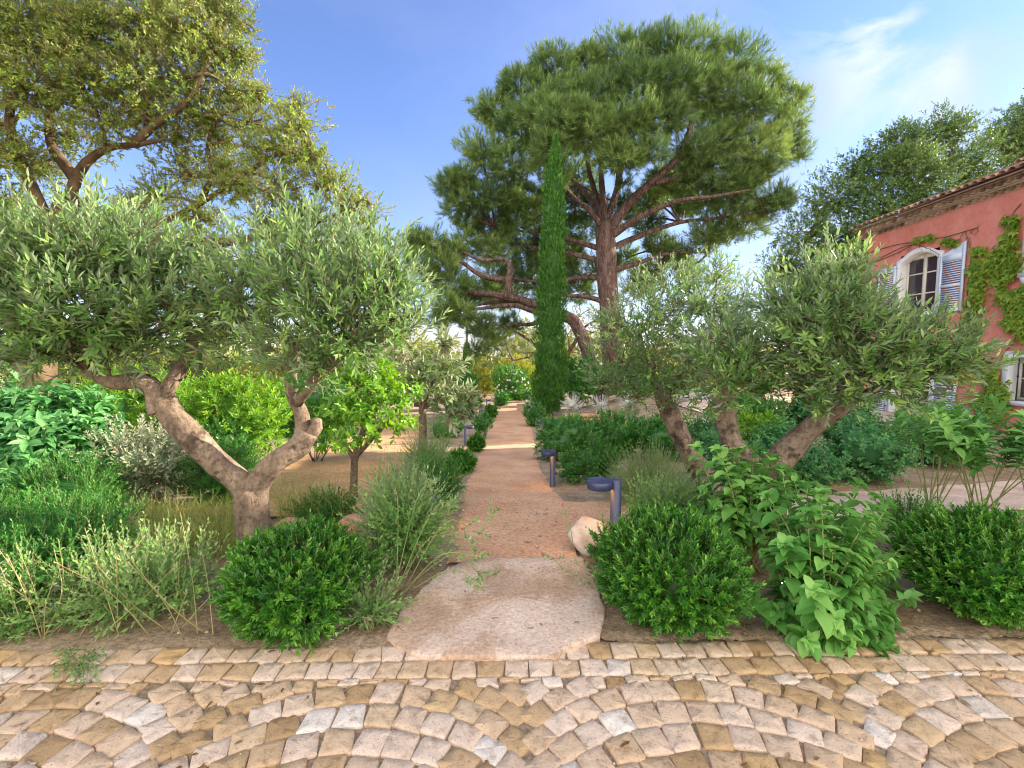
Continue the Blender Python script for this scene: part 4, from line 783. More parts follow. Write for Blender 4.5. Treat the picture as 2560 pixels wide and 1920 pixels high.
# cork oak, upper left
g = rng(); Yk = 9.0; b0 = q(70, 950, Yk); b0[2] = gz(b0[0], Yk); root = thing('oak_tree', 'huge sunlit cork oak filling the upper left of the view', 'tree', tuple(b0)); tr, mb, tw = MB(), MB(), MB()
Lt = [limb(tr, [(72, 1010, Yk), (72, 900, Yk), (80, 760, Yk), (95, 640, Yk), (120, 520, Yk), (150, 420, Yk)], .38, .20, 14, g, .09), limb(tr, [(150, 440, Yk), (175, 365, Yk), (230, 322, Yk), (310, 310, Yk - .2), (360, 300, Yk - .3)], .11, .02, 10, g, .08),
      limb(tr, [(290, 312, Yk - .2), (340, 265, Yk - .3), (400, 225, Yk - .3), (440, 160, Yk - .3), (470, 80, Yk)], .075, .012, 8, g, .08), limb(tr, [(125, 520, Yk), (60, 380, Yk - .4), (20, 270, Yk - .6), (40, 150, Yk - .6), (10, 20, Yk - .6)], .11, .02, 10, g, .08),
      limb(tr, [(165, 385, Yk), (110, 310, Yk + .3), (115, 210, Yk + .4), (170, 90, Yk + .4), (200, -40, Yk)], .11, .02, 10, g, .08), limb(tr, [(120, 540, Yk), (300, 500, Yk + .4), (430, 440, Yk + .4), (540, 370, Yk + .2), (600, 335, Yk), (680, 330, Yk)], .08, .015, 10, g, .08),
      limb(tr, [(430, 445, Yk + .4), (455, 380, Yk + .3), (450, 310, Yk + .2), (470, 250, Yk)], .06, .025, 8, g, .08), limb(tr, [(300, 505, Yk + .4), (460, 525, Yk + .6), (610, 500, Yk + .6), (740, 460, Yk + .5), (800, 440, Yk + .4)], .11, .03, 8, g, .08), limb(tr, [(80, 760, Yk), (20, 700, Yk - .3), (-80, 620, Yk - .5)], .15, .07, 8, g, .08)]
cl = [(0, 50, 105, 8.2), (100, 70, 105, 8.4), (210, 70, 100, 8.6), (320, 60, 95, 8.8), (410, 60, 85, 9.0), (470, 120, 60, 9.1), (500, 190, 56, 9.2), (60, 190, 100, 8.2), (180, 190, 95, 8.5), (290, 170, 85, 8.7), (390, 170, 80, 8.9), (440, 250, 70, 9.1), (240, 260, 60, 8.6), (330, 240, 50, 8.8), (20, 330, 70, 8.3), (90, 360, 45, 9.4), (545, 262, 52, 9.2), (560, 205, 36, 9.2), (600, 320, 50, 9.1), (480, 360, 52, 9.4), (400, 370, 52, 9.5), (380, 300, 45, 9.2), (520, 120, 40, 9.2), (640, 268, 56, 9.0), (665, 340, 60, 9.0), (600, 400, 60, 9.1), (510, 400, 62, 9.3), (430, 470, 60, 9.4), (340, 420, 45, 9.3), (710, 395, 56, 9.2), (770, 440, 50, 9.4), (580, 480, 52, 9.5), (300, 450, 50, 9.6), (640, 225, 24, 9.0), (660, 460, 50, 9.5), (300, 520, 60, 9.7), (450, 545, 55, 9.7), (640, 520, 50, 9.7), (200, 510, 60, 9.9), (110, 570, 60, 10.1), (740, 500, 40, 9.6), (-120, 80, 140, 8.5), (-130, 260, 130, 8.5), (-110, 430, 120, 8.6), (30, 450, 60, 9.6), (120, -90, 130, 8.8), (320, -80, 110, 9.0), (450, -40, 80, 9.2), (500, 40, 55, 9.2), (60, 660, 70, 10.4), (-60, 620, 100, 9.5), (180, 600, 60, 10.5), (560, 330, 40, 9.2), (480, 300, 45, 9.6), (150, 300, 55, 9.6)]
crown(mb, tw, cl, g, 640, .28, 13, .072, .031, 1.0, T_DIA, updir=.25, lift=.05, sh=(.25, 1.02), squash=.8, amp=.4, spread=.5, tr=.005)
links(tw, Lt, cl, g, .04, 6); tr.build('trunk', M['oak_bark'], root, smooth=True); mb.build('crown', M['oak'], root); tw.build('twigs', M['twig'], root)

# stone pines
def tufts(mb, tw, cl, g, per, nl=20, ll=.25, lw=.022, squash=.75):
    crown(mb, tw, cl, g, per, .34, nl, ll, lw, .95, T_NDL, updir=.45, lift=.1, sh=(.45, 1.0), squash=squash, amp=.32, twigs=False, spread=.4, tip=.9, puff=.92)
g = rng(); Yp = 24.0; b0 = q(1330, 900, Yp); b0[2] = gz(b0[0], Yp); root = thing('pine_tree', 'tall umbrella pine with a broad domed crown and upright trunk behind the cypress', 'tree', tuple(b0)); tr, mb, tw = MB(), MB(), MB()
Lt = [limb(tr, [(1338, 915, Yp), (1328, 800, Yp), (1318, 690, Yp), (1312, 600, Yp), (1308, 530, Yp), (1306, 480, Yp)], .62, .46, 14, g, .05)]
for pts, r0, r1 in [([(1310, 515, Yp), (1345, 455, Yp - .5), (1400, 400, Yp - 1), (1460, 345, Yp - 1.5), (1490, 280, Yp - 1.5), (1500, 210, Yp - 1)], .36, .12), ([(1312, 515, Yp), (1380, 470, Yp - 1), (1460, 435, Yp - 2), (1540, 425, Yp - 2.5), (1620, 410, Yp - 2.5)], .24, .07), ([(1312, 540, Yp), (1380, 510, Yp + .5), (1470, 480, Yp + .5), (1560, 470, Yp), (1650, 455, Yp)], .22, .06),
                    ([(1316, 585, Yp), (1380, 568, Yp + .5), (1440, 548, Yp + 1), (1530, 545, Yp + 1)], .2, .06), ([(1306, 500, Yp), (1270, 450, Yp - .7), (1235, 420, Yp - 1.4), (1190, 340, Yp - 2)], .2, .07), ([(1306, 500, Yp), (1302, 420, Yp), (1296, 330, Yp), (1290, 220, Yp)], .26, .10), ([(1306, 490, Yp), (1335, 400, Yp + .5), (1352, 300, Yp + .8), (1380, 180, Yp + .5)], .24, .10),
                    ([(1304, 480, Yp), (1278, 390, Yp + .5), (1262, 320, Yp + .6), (1220, 220, Yp + .5)], .2, .08), ([(1304, 540, Yp), (1240, 520, Yp + .6), (1160, 505, Yp + 1), (1070, 490, Yp + 1)], .2, .06), ([(1304, 565, Yp), (1220, 545, Yp + 1), (1130, 530, Yp + 1.5), (1050, 510, Yp + 1.5)], .18, .06), ([(1306, 600, Yp), (1250, 600, Yp + 1), (1180, 610, Yp + 1.5), (1100, 600, Yp + 2)], .2, .07), ([(1314, 655, Yp), (1260, 640, Yp - .3), (1200, 640, Yp - .3)], .2, .1),
                    ([(1306, 480, Yp), (1250, 400, Yp + 2), (1150, 330, Yp + 3), (1080, 300, Yp + 3)], .2, .07), ([(1400, 400, Yp - 1), (1500, 370, Yp - 1), (1600, 320, Yp - 1), (1680, 270, Yp - 1)], .16, .05), ([(1308, 500, Yp), (1322, 440, Yp - 1), (1330, 400, Yp - 2), (1335, 350, Yp - 2.5)], .12, .05), ([(1460, 345, Yp - 1.5), (1560, 300, Yp - 1.5), (1640, 220, Yp - 1)], .12, .05)]:
    Lt.append(limb(tr, pts, r0 * .8, r1 * .6, 9, g, .07))
cl = [(1120, 195, 58, 24), (1190, 150, 58, 24), (1265, 140, 60, 25), (1345, 120, 62, 25), (1430, 110, 62, 24.5), (1505, 118, 60, 24), (1580, 130, 58, 24), (1650, 175, 52, 24), (1705, 215, 44, 24), (1065, 245, 52, 24), (1130, 275, 62, 23.5), (1200, 225, 64, 23), (1285, 210, 66, 22.5), (1370, 190, 70, 22), (1450, 185, 70, 22), (1535, 195, 66, 23), (1615, 230, 62, 23), (1695, 275, 46, 23.5), (1715, 330, 36, 24),
      (1040, 325, 50, 24), (1100, 355, 62, 23.5), (1190, 300, 46, 21.5), (1180, 360, 40, 21.5), (1290, 285, 62, 21.5), (1365, 270, 66, 21), (1440, 255, 60, 21.5), (1345, 345, 46, 21), (1400, 330, 40, 21.3), (1570, 300, 60, 23), (1640, 320, 56, 23), (1000, 385, 42, 24), (990, 440, 42, 24), (1050, 425, 50, 24), (1090, 430, 42, 25), (1550, 370, 52, 23), (1620, 385, 48, 23.5), (1680, 430, 42, 24), (1590, 435, 40, 23.5), (1350, 395, 16, 22),
      (1020, 480, 44, 25), (1080, 500, 46, 26), (1140, 545, 46, 27), (1210, 570, 52, 28), (1150, 600, 46, 28), (1250, 620, 46, 28), (1080, 590, 44, 28), (1070, 640, 42, 28), (1400, 590, 40, 27), (1450, 545, 40, 26), (1530, 510, 46, 25), (1610, 480, 46, 25), (1650, 450, 40, 24.5), (1400, 480, 40, 28), (1480, 440, 44, 28), (1240, 490, 50, 29), (1200, 430, 50, 29), (1130, 420, 46, 28), (1430, 390, 46, 28), (1500, 350, 50, 27), (1250, 380, 46, 28), (1540, 250, 50, 27), (1220, 300, 60, 27), (1380, 620, 36, 28), (1300, 580, 40, 29), (970, 400, 38, 24), (1010, 525, 40, 24.5), (1065, 545, 40, 25), (1110, 480, 50, 25), (1150, 455, 46, 25), (1185, 515, 46, 26.5), (1230, 545, 44, 28), (1270, 440, 40, 29), (1350, 450, 44, 29), (1410, 430, 44, 26), (1470, 395, 46, 24), (1530, 435, 46, 24), (1590, 400, 44, 23), (1640, 360, 44, 23), (1500, 330, 50, 22.5), (1420, 530, 36, 27), (1560, 500, 40, 25), (1350, 560, 36, 29), (1180, 640, 36, 28), (1100, 640, 40, 27), (1480, 575, 34, 26), (1210, 380, 36, 21.5), (1320, 330, 44, 21.2), (1160, 250, 44, 22), (1196, 262, 46, 20.6), (1188, 315, 44, 20.6), (1200, 235, 30, 20.6), (1250, 260, 46, 21.5)]
tufts(mb, tw, cl, g, 235); links(tw, Lt, cl, g, .07, 5, 5); tr.build('trunk', M['pine_bark'], root, smooth=True); mb.build('crown', M['pine'], root); tw.build('twigs', M['pine_bark'], root)
g = rng(); Yq = 21.5; b0 = q(1300, 900, Yq); b0[2] = gz(b0[0], Yq); root = thing('pine_tree', 'leaning pine whose bent trunk passes behind the cypress and spreads low to the left', 'tree', tuple(b0)); tr, mb, tw = MB(), MB(), MB()
Lt = [limb(tr, [(1310, 905, Yq), (1290, 830, Yq), (1272, 770, Yq), (1252, 715, Yq), (1232, 688, Yq), (1180, 668, Yq), (1130, 650, Yq), (1080, 638, Yq), (1010, 632, Yq)], .40, .13, 12, g, .06)]
for pts, r0, r1 in [([(1100, 645, Yq), (1098, 610, Yq), (1102, 575, Yq), (1085, 560, Yq), (1040, 562, Yq), (1000, 545, Yq)], .2, .05), ([(1098, 605, Yq), (1060, 600, Yq), (1030, 590, Yq), (990, 560, Yq), (950, 540, Yq)], .17, .06), ([(1225, 690, Yq), (1170, 678, Yq - .3), (1110, 660, Yq - .6), (1050, 665, Yq - .8), (990, 672, Yq - 1)], .16, .05), ([(1180, 680, Yq), (1150, 700, Yq + .5), (1110, 700, Yq + .6), (1060, 715, Yq + .5)], .13, .04), ([(1130, 650, Yq), (1080, 650, Yq + .5), (1030, 660, Yq + .6)], .13, .05), ([(1010, 632, Yq), (960, 620, Yq), (920, 580, Yq)], .12, .04)]: Lt.append(limb(tr, pts, r0, r1, 9, g, .07))
cl = [(895, 520, 34, 21.5), (930, 530, 40, 21.5), (905, 570, 34, 21), (955, 570, 42, 21.5), (980, 610, 38, 21.5), (930, 600, 30, 22), (960, 655, 38, 20.5), (1000, 680, 40, 20.5), (950, 690, 30, 20.5), (1040, 705, 40, 22), (1065, 735, 30, 22), (1010, 640, 36, 22.5), (1050, 625, 34, 23), (1100, 700, 30, 23), (1030, 755, 22, 22), (985, 545, 30, 22.5)]
tufts(mb, tw, cl, g, 260); links(tw, Lt, cl, g, .05, 5, 5); tr.build('trunk', M['pine_bark'], root, smooth=True); mb.build('crown', M['pine'], root); tw.build('twigs', M['pine_bark'], root)
# cypress
def cypress(label, px, Y, prof, base_py, seed, n, k=1.0, trunk_r=.13):
    g = np.random.default_rng(seed); b0 = q(px[0], base_py, Y); b0[2] = gz(b0[0], Y); root = thing('cypress_tree', label, 'tree', tuple(b0)); mb, tr = MB(), MB()
    pyv = np.array([p[0] for p in prof]); hw = np.array([p[1] for p in prof]); cxv = np.array([p[2] for p in prof])
    wgt = np.cumsum(hw); yy = np.interp(g.random(n) * wgt[-1], wgt, pyv); R = pxr(np.interp(yy, pyv, hw), Y); X = (np.interp(yy, pyv, cxv) * S - 1280) / F * Y; Zz = np.array([q(0, a, Y)[2] for a in yy]); a = g.uniform(0, 6.28, n)
    R = R * (1 + .12 * np.sin(a * 3 + Zz * 2.1) + .11 * np.sin(a * 5 - Zz * 3.7) + .08 * np.sin(a * 2 + Zz * 7.3) + .07 * g.standard_normal(n)); rr = R * g.uniform(.55, 1, n) ** .6
    P = np.stack((X + rr * np.cos(a), Y + rr * np.sin(a), Zz), -1); D = np.stack((np.cos(a) * .45, np.sin(a) * .45, np.full(n, 1.0)), -1) + g.normal(0, .2, (n, 3))
    Ln = .22 * k * g.uniform(.6, 1.3, n); shoots(mb, None, P - nrm(D) * Ln[:, None] * .5, D, Ln, 8, .10 * k, .032 * k, .65, T_DIA, g)
    for i in range(len(prof) - 1):
        if hw[i] > 12 and pyv[i] < 850: c = q(cxv[i], pyv[i], Y); blob(mb, c, (pxr(hw[i], Y) * .7, pxr(hw[i], Y) * .7, pxr(60, Y) * .75), g, .1, rnd=.15)
    tube(tr, [q(px[0], base_py + 12, Y), q(px[0], base_py - 40, Y), q(px[1], 500, Y)], [trunk_r * 1.25, trunk_r, .04], 10, g, .08, sub=4)
    for _ in range(10): e = q(px[0] + g.uniform(-28, 28), base_py - g.uniform(30, 70), Y - .2); tube(tr, [q(px[0], base_py - 5, Y), e], [.025, .01], 5)
    mb.build('crown', M['cypress'], root); tr.build('trunk', M['pine_bark'], root, smooth=True); return root
cypress('tall slim dark green cypress standing right beside the path end', (1187, 1195), 18.8, [(298, 2, 1197), (320, 7, 1197), (350, 12, 1196), (400, 19, 1195), (460, 23, 1194), (520, 25, 1193), (580, 27, 1191), (640, 30, 1189), (700, 32, 1189), (760, 33, 1188), (800, 34, 1187), (840, 34, 1186), (865, 32, 1186), (888, 22, 1186)], 896, 77, 7600)
cypress('small thin far cypress left of the path end', (1009, 1009), 40.0, [(745, 2, 1009), (760, 7, 1009), (780, 9, 1010), (810, 9, 1010), (840, 8, 1010)], 845, 78, 1100, k=1.6)
# background trees
def bg_tree(name, label, cl, limbs, base, Y, m, bark, per, ll, lw, sl=.4, nl=10, group=None, T=T_DIA, r0=.06, sh=(.25, 1.0), amp=.32, squash=.85):
    g = rng(); b0 = q(*base, Y); b0[2] = gz(b0[0], Y); root = thing(name, label, 'tree', tuple(b0), group); tr, mb, tw = MB(), MB(), MB(); Lt = []
    for pts, a, b in limbs: Lt.append(limb(tr, pts, a, b, 9, g, .07))
    crown(mb, tw, cl, g, per, sl, nl, ll, lw, 1.0, T, updir=.35, lift=.05, sh=sh, squash=squash, amp=amp, twigs=False, spread=.45); links(tw, Lt, cl, g, r0, 4, 5)
    tr.build('trunk', M[bark], root, smooth=True); mb.build('crown', M[m], root); tw.build('twigs', M['twig'], root); return root
bg_tree('holm_oak', 'dark dense evergreen oak behind the left end of the red house', [(1700, 570, 50, 24), (1745, 500, 58, 24), (1800, 430, 62, 24), (1865, 365, 62, 24), (1945, 310, 62, 24), (2030, 285, 52, 24), (2085, 350, 58, 24), (1985, 385, 66, 23), (1905, 440, 66, 23), (1840, 510, 64, 23), (1775, 565, 54, 23), (2000, 460, 60, 23), (2085, 410, 52, 24), (1690, 600, 34, 24), (1890, 530, 60, 23.5), (2080, 270, 28, 24), (1960, 350, 56, 22.5), (2120, 430, 60, 24), (1800, 620, 50, 24), (1730, 620, 34, 24), (1800, 640, 60, 19.5), (1862, 600, 56, 19.2), (1740, 655, 50, 20), (1830, 700, 60, 19.4), (1775, 720, 50, 20), (1715, 700, 44, 20.5), (1880, 660, 50, 19), (1965, 540, 60, 19.6), (1915, 555, 60, 19.6), (2015, 530, 60, 19.8), (1990, 600, 60, 19.6), (1930, 620, 60, 19.4), (1812, 612, 46, 16.3), (1834, 585, 42, 16.6), (1852, 555, 40, 17.0), (1795, 650, 44, 16.4)],  # nearer clumps, mostly hidden, added to block low sun from the path
        [([(1900, 930, 24), (1900, 760, 24), (1905, 600, 24), (1920, 450, 24)], .5, .2), ([(1905, 620, 24), (1820, 540, 24), (1760, 500, 24)], .25, .1), ([(1915, 520, 24), (2000, 400, 24), (2060, 330, 24)], .25, .1)], (1900, 900), 24.0, 'holm', 'oak_bark', 260, .14, .07, .45)
bg_tree('holm_oak', 'dark evergreen oak at the top right corner behind the upper roof', [(2155, 300, 40, 28), (2195, 275, 46, 28), (2240, 300, 60, 28), (2200, 340, 50, 28), (2250, 230, 50, 28), (2290, 330, 80, 28)], [([(2230, 900, 28), (2230, 500, 28), (2220, 330, 28)], .5, .2)], (2230, 900), 28.0, 'holm', 'oak_bark', 200, .15, .075, .45)
bg_tree('oak_tree', 'airy grey green oak seen below the leaning pine, beyond the oleander', [(1090, 740, 34, 31), (1130, 715, 38, 31), (1170, 700, 38, 31), (1150, 760, 36, 31), (1105, 775, 26, 31), (1250, 680, 40, 31), (1280, 720, 40, 31), (1260, 770, 36, 31), (1225, 720, 30, 31), (1300, 670, 30, 31), (1200, 760, 36, 31)],
        [([(1190, 880, 31), (1185, 800, 31), (1160, 750, 31), (1120, 720, 31), (1095, 710, 31)], .22, .05), ([(1187, 810, 31), (1230, 760, 31), (1260, 710, 31), (1290, 690, 31)], .2, .05), ([(1175, 780, 31), (1140, 772, 31), (1110, 780, 31)], .1, .04)], (1190, 870), 31.0, 'elaeag', 'oak_bark', 26, .17, .08, .5, amp=.4)
# loquat and citrus
g = rng(); Yc = 5.2; b0 = q(765, 1080, Yc); b0[2] = gz(b0[0], Yc); root = thing('citrus_tree', 'small bright green citrus tree with a thin trunk on the sand left of the path', 'tree', tuple(b0)); tr, mb, tw = MB(), MB(), MB()
Lt = [limb(tr, [(765, 1095, Yc), (764, 1040, Yc), (768, 985, Yc), (785, 930, Yc), (800, 880, Yc)], .05, .03, 8, g, .06), limb(tr, [(767, 995, Yc), (740, 950, Yc), (720, 910, Yc)], .03, .015, 6, g, .06), limb(tr, [(770, 985, Yc), (820, 930, Yc), (860, 890, Yc)], .03, .015, 6, g, .06)]
cl = [(735, 890, 55, 5.1), (790, 850, 60, 5.2), (845, 840, 55, 5.2), (800, 915, 60, 5.0), (860, 900, 50, 5.1), (740, 940, 40, 5.0), (820, 800, 50, 5.4), (880, 860, 35, 5.2), (760, 820, 45, 5.4), (700, 900, 35, 5.2)]
crown(mb, tw, cl, g, 300, .22, 11, .085, .040, 1.1, T_BRD, updir=.2, lift=-.05, sh=(.4, 1.0), droop=.3); links(tw, Lt, cl, g, .012, 4); tr.build('trunk', M['olive_bark'], root, smooth=True); mb.build('crown', M['citrus'], root); tw.build('twigs', M['green_twig'], root)
g = rng(); Yc = 8.2; b0 = q(912, 1010, Yc); b0[2] = gz(b0[0], Yc); root = thing('loquat_tree', 'loquat tree with long pale edged leaves between the citrus and the path', 'tree', tuple(b0)); tr, mb, tw = MB(), MB(), MB()
Lt = [limb(tr, [(912, 1020, Yc), (913, 930, Yc), (913, 875, Yc)], .085, .07, 8, g, .05), limb(tr, [(913, 885, Yc), (935, 830, Yc), (955, 770, Yc)], .05, .02, 7, g, .06), limb(tr, [(913, 885, Yc), (895, 840, Yc), (880, 780, Yc)], .05, .02, 7, g, .06), limb(tr, [(913, 885, Yc), (950, 860, Yc), (985, 850, Yc)], .04, .02, 7, g, .06)]
cl = [(890, 800, 45, 8.2), (930, 800, 48, 8.0), (965, 790, 42, 8.2), (955, 745, 22, 8.2), (985, 850, 38, 8.0), (950, 860, 38, 7.8), (900, 850, 36, 8.2), (975, 900, 30, 7.9), (1000, 870, 26, 8.1), (860, 820, 40, 8.5), (870, 760, 40, 8.6)]
crown(mb, tw, cl, g, 130, .28, 13, .17, .048, .95, T_LAN, updir=.35, lift=0, sh=(.4, 1.0), droop=.2, tip=.8); links(tw, Lt, cl, g, .02, 4); tr.build('trunk', M['olive_bark'], root, smooth=True); mb.build('crown', M['loquat'], root); tw.build('twigs', M['twig'], root)
# left background trees below the oak
GT = 'trees filling the left background'
for i, (px, py, w_, Y, m, lab) in enumerate([(40, 790, 110, 13, 'holm', 'dark tree low at the left edge behind the oak trunk'), (230, 770, 110, 14, 'oak', 'olive green tree behind the left limb of the left olive'), (430, 770, 105, 15, 'holm', 'dark tree in the background above the olive fork'), (620, 760, 110, 16, 'oak', 'olive green tree in the background behind the right crown of the left olive'), (800, 770, 90, 17, 'holm', 'dark tree in the background above the citrus'), (905, 790, 55, 20, 'lime', 'bright green tree in the background behind the loquat')]):
    cl = [(px + dx_ * w_, py + dy_ * w_, w_ * .55, Y + dd) for dx_, dy_, dd in ((-.6, .1, 0), (0, -.35, 0), (.6, .05, 0), (-.3, .4, -.6), (.35, .45, -.6), (0, .1, -.8))]
    bg_tree('background_tree', lab, cl, [([(px, py + w_ * 1.6, Y), (px, py + w_ * .6, Y), (px, py - w_ * .2, Y)], .2, .08)], (px, 900), Y, m, 'oak_bark', 75, .11, .05, .4, group=GT, r0=.04)
# far wooded hillside
def far_trees():
    g = rng(); mb = MB(); n = 260
    Y = g.uniform(46, 120, n); X = g.uniform(-1.1, 1.2, n) * Y; R = g.uniform(2.0, 4.2, n)
    for x, y, r in zip(X, Y, R):
        z = float(gz(x, y)) + r * g.uniform(.8, 1.25); k = 70; d = sphere_pts(k, g); c = np.array((x, y, z)); pos = c + d * np.array((r, r, r * .75)) * (lump(d, g, .3) * g.uniform(.5, 1, k))[:, None]
        shoots(mb, None, pos, d + UP * .5, np.full(k, .9), 5, .75, .38, 1.0, T_DIA, g, bias=g.normal(0, .15)); blob(mb, c, (r * .7, r * .7, r * .5), g, .2, nu=9, nv=6)
    tag(mb.build('far_wood', M['lime_far'], ), 'distant sunlit wooded slope beyond the garden', 'wood', kind='stuff')
M['lime_far'] = leafmat('far_canopy', (.13, .18, .045), (.24, .29, .07), (.38, .40, .10), trans=.25, var=.6)
far_trees()

# ------------------------------------------------------------------ retaining wall along the terrace, right of the cypress
def low_wall(name, label, P0, P1, h, m, seed, th=.3):
    g = np.random.default_rng(seed); P0 = np.array(P0); P1 = np.array(P1); L = np.linalg.norm(P1 - P0); d = (P1 - P0) / L; nn = np.array((-d[1], d[0], 0)); mb = MB(); rows = max(2, int(h / .14))
    for r_ in range(rows):
        s_ = 0
        while s_ < L:
            wd = g.uniform(.2, .5); e = min(s_ + wd, L); o = g.normal(0, .012)
            a = P0 + d * (s_ + .008); b = P0 + d * (e - .008); z0 = r_ * h / rows + .006; z1 = (r_ + 1) * h / rows - .006
            v = [a - nn * (th / 2 + o), b - nn * (th / 2 + o), b + nn * th / 2, a + nn * th / 2]; v = [p + UP * z0 for p in v] + [p + UP * (z1 + g.normal(0, .004)) for p in v]
            mb.add(v, np.array([(0, 3, 2, 1), (4, 5, 6, 7), (0, 1, 5, 4), (1, 2, 6, 5), (2, 3, 7, 6), (3, 0, 4, 7)]), g.random()); s_ = e
    return tag(mb.build(name, m, org=tuple(P0)), label, 'wall')
a = q(1215, 893, 16.6); b = q(1560, 893, 16.6); low_wall('retaining_wall', 'low orange stone terrace wall behind the hedge, under the silver mounds', (a[0], 16.6, a[2] - .62), (b[0], 16.6, a[2] - .62), .62, M['redrock'], 4)
a = q(1148, 892, 17.6); b = q(1140, 868, 24.0); low_wall('retaining_wall', 'low pale stone kerb wall along the right path edge beside the cypress', (a[0], 17.0, gz(a[0], 17) - .05), (b[0] - .05, 24.0, gz(b[0], 24) - .08), .28, M['rock'], 9, th=.25)

# ------------------------------------------------------------------ red house
WX, WK = 11.0, .035
def wall_pt(px, py, off=0.0):
    r = ray(px, py); t = (WX - off) / (r[0] - WK * r[1]); return np.array((r[0] * t, r[1] * t, EYE + r[2] * t))
corner = np.array((WX + WK * 14.75, 14.75, -.55)); LX = nrm(np.array((-WK, -1.0, 0))); LY = nrm(np.array((1.0, -WK, 0)))
house = thing('house', 'red stuccoed two storey house with clay tile roof and pale blue shutters', 'house', tuple(corner))
house.rotation_euler.z = math.atan2(LX[1], LX[0])
def hs(px): p = wall_pt(px, 755); return float((p - corner) @ LX)
def hz(px, py): return float(wall_pt(px, py)[2] - corner[2])
HL, HD, HT = 13.0, 8.0, 5.98
def hbuild(mb, name, m, parent=None, smooth=False):
    o = mb.build(name, m, None, smooth); o.parent = parent or house; return o
sW0, sW1 = hs(1934), hs(2015); zW0, zW1 = hz(2085, 668), hz(2085, 527) + .08       # upper window opening
sR0 = hs(2192) + .14; sL0 = hs(2172) + .13
op = [(sW0, sW1, zW0, zW1), (sW0 - .02, sW1 + .02, .08, 2.0), (sR0, sR0 + 1.2, hz(2195, 592), zW1), (sL0, sL0 + 1.1, .9, 1.9)]
mb = MB(); xs = sorted({0, HL, *[o[0] for o in op], *[o[1] for o in op]}); zs = sorted({0, HT, *[o[2] for o in op], *[o[3] for o in op]})
for i in range(len(xs) - 1):
    for j in range(len(zs) - 1):
        cx_, cz_ = (xs[i] + xs[i + 1]) / 2, (zs[j] + zs[j + 1]) / 2
        if any(o[0] < cx_ < o[1] and o[2] < cz_ < o[3] for o in op): continue
        mb.add([(xs[i], 0, zs[j]), (xs[i + 1], 0, zs[j]), (xs[i + 1], 0, zs[j + 1]), (xs[i], 0, zs[j + 1])], np.array([(0, 1, 2, 3)]))
gab = HT + 1.55
mb.add([(0, 0, 0), (0, HD, 0), (0, HD, HT), (0, HD / 2, gab), (0, 0, HT)], [np.array([(0, 4, 3), (0, 3, 1), (1, 3, 2)])]); mb.add([(HL, 0, 0), (HL, HD, 0), (HL, HD, HT), (HL, HD / 2, gab), (HL, 0, HT)], [np.array([(0, 3, 4), (0, 1, 3), (1, 2, 3)])])
mb.add([(0, HD, 0), (HL, HD, 0), (HL, HD, HT), (0, HD, HT)], np.array([(0, 3, 2, 1)])); hbuild(mb, 'wall', M['stucco'])
def surround(s0, s1, z0, z1, arch, wd=.14, sill=False):
    mb = MB(); pr_, dp = .03, .22; n = 14
    if arch:
        top = [(s0 + (s1 - s0) * k / n, z1 - .02 - arch * (2 * k / n - 1) ** 2) for k in range(n + 1)]
    else: top = [(s0, z1 - .02), (s1, z1 - .02)]
    inn = [(s0 + .02, z0)] + [(min(max(s, s0 + .02), s1 - .02), z) for s, z in top] + [(s1 - .02, z0)]
    ot = [(s0 - wd, z0)] + [(s + (wd if k == len(top) - 1 else -wd if k == 0 else 0) * 1.0, z + wd) for k, (s, z) in enumerate(top)] + [(s1 + wd, z0)]
    m_ = len(inn); V = [(s, -pr_, z) for s, z in ot] + [(s, -pr_, z) for s, z in inn] + [(s, dp, z) for s, z in inn] + [(s, .01, z) for s, z in ot]
    f = []
    for k in range(m_ - 1): f += [(k, m_ + k, m_ + k + 1, k + 1), (m_ + k, 2 * m_ + k, 2 * m_ + k + 1, m_ + k + 1), (k, k + 1, 3 * m_ + k + 1, 3 * m_ + k)]
    mb.add(V, np.array(f))
    if sill: box(mb, (s0 - wd, -.09, z0 - .1), (s1 + wd, dp, z0 - .003))
    return mb
def sash(s0, s1, z0, z1, bars=1, m='cream'):
    mb = MB(); y0, y1 = .17, .21; sm = (s0 + s1) / 2; fw = .06
    box(mb, (s0 + .021, y0, z0), (s0 + .02 + fw, y1, z1 - .02)); box(mb, (s1 - .02 - fw, y0, z0), (s1 - .021, y1, z1 - .02)); box(mb, (sm - .05, y0 - .006, z0), (sm + .05, y1, z1 - .02))
    box(mb, (s0 + .02, y0 - .003, z0), (s1 - .02, y1, z0 + .07)); box(mb, (s0 + .02, y0 - .004, z1 - .16), (s1 - .02, y1, z1 - .021))
    for k in range(bars): zz = z0 + (z1 - z0) * (k + 1) / (bars + 1); box(mb, (s0 + .03, y0 + .008, zz - .018), (s1 - .03, y1 - .008, zz + .018))
    return mb
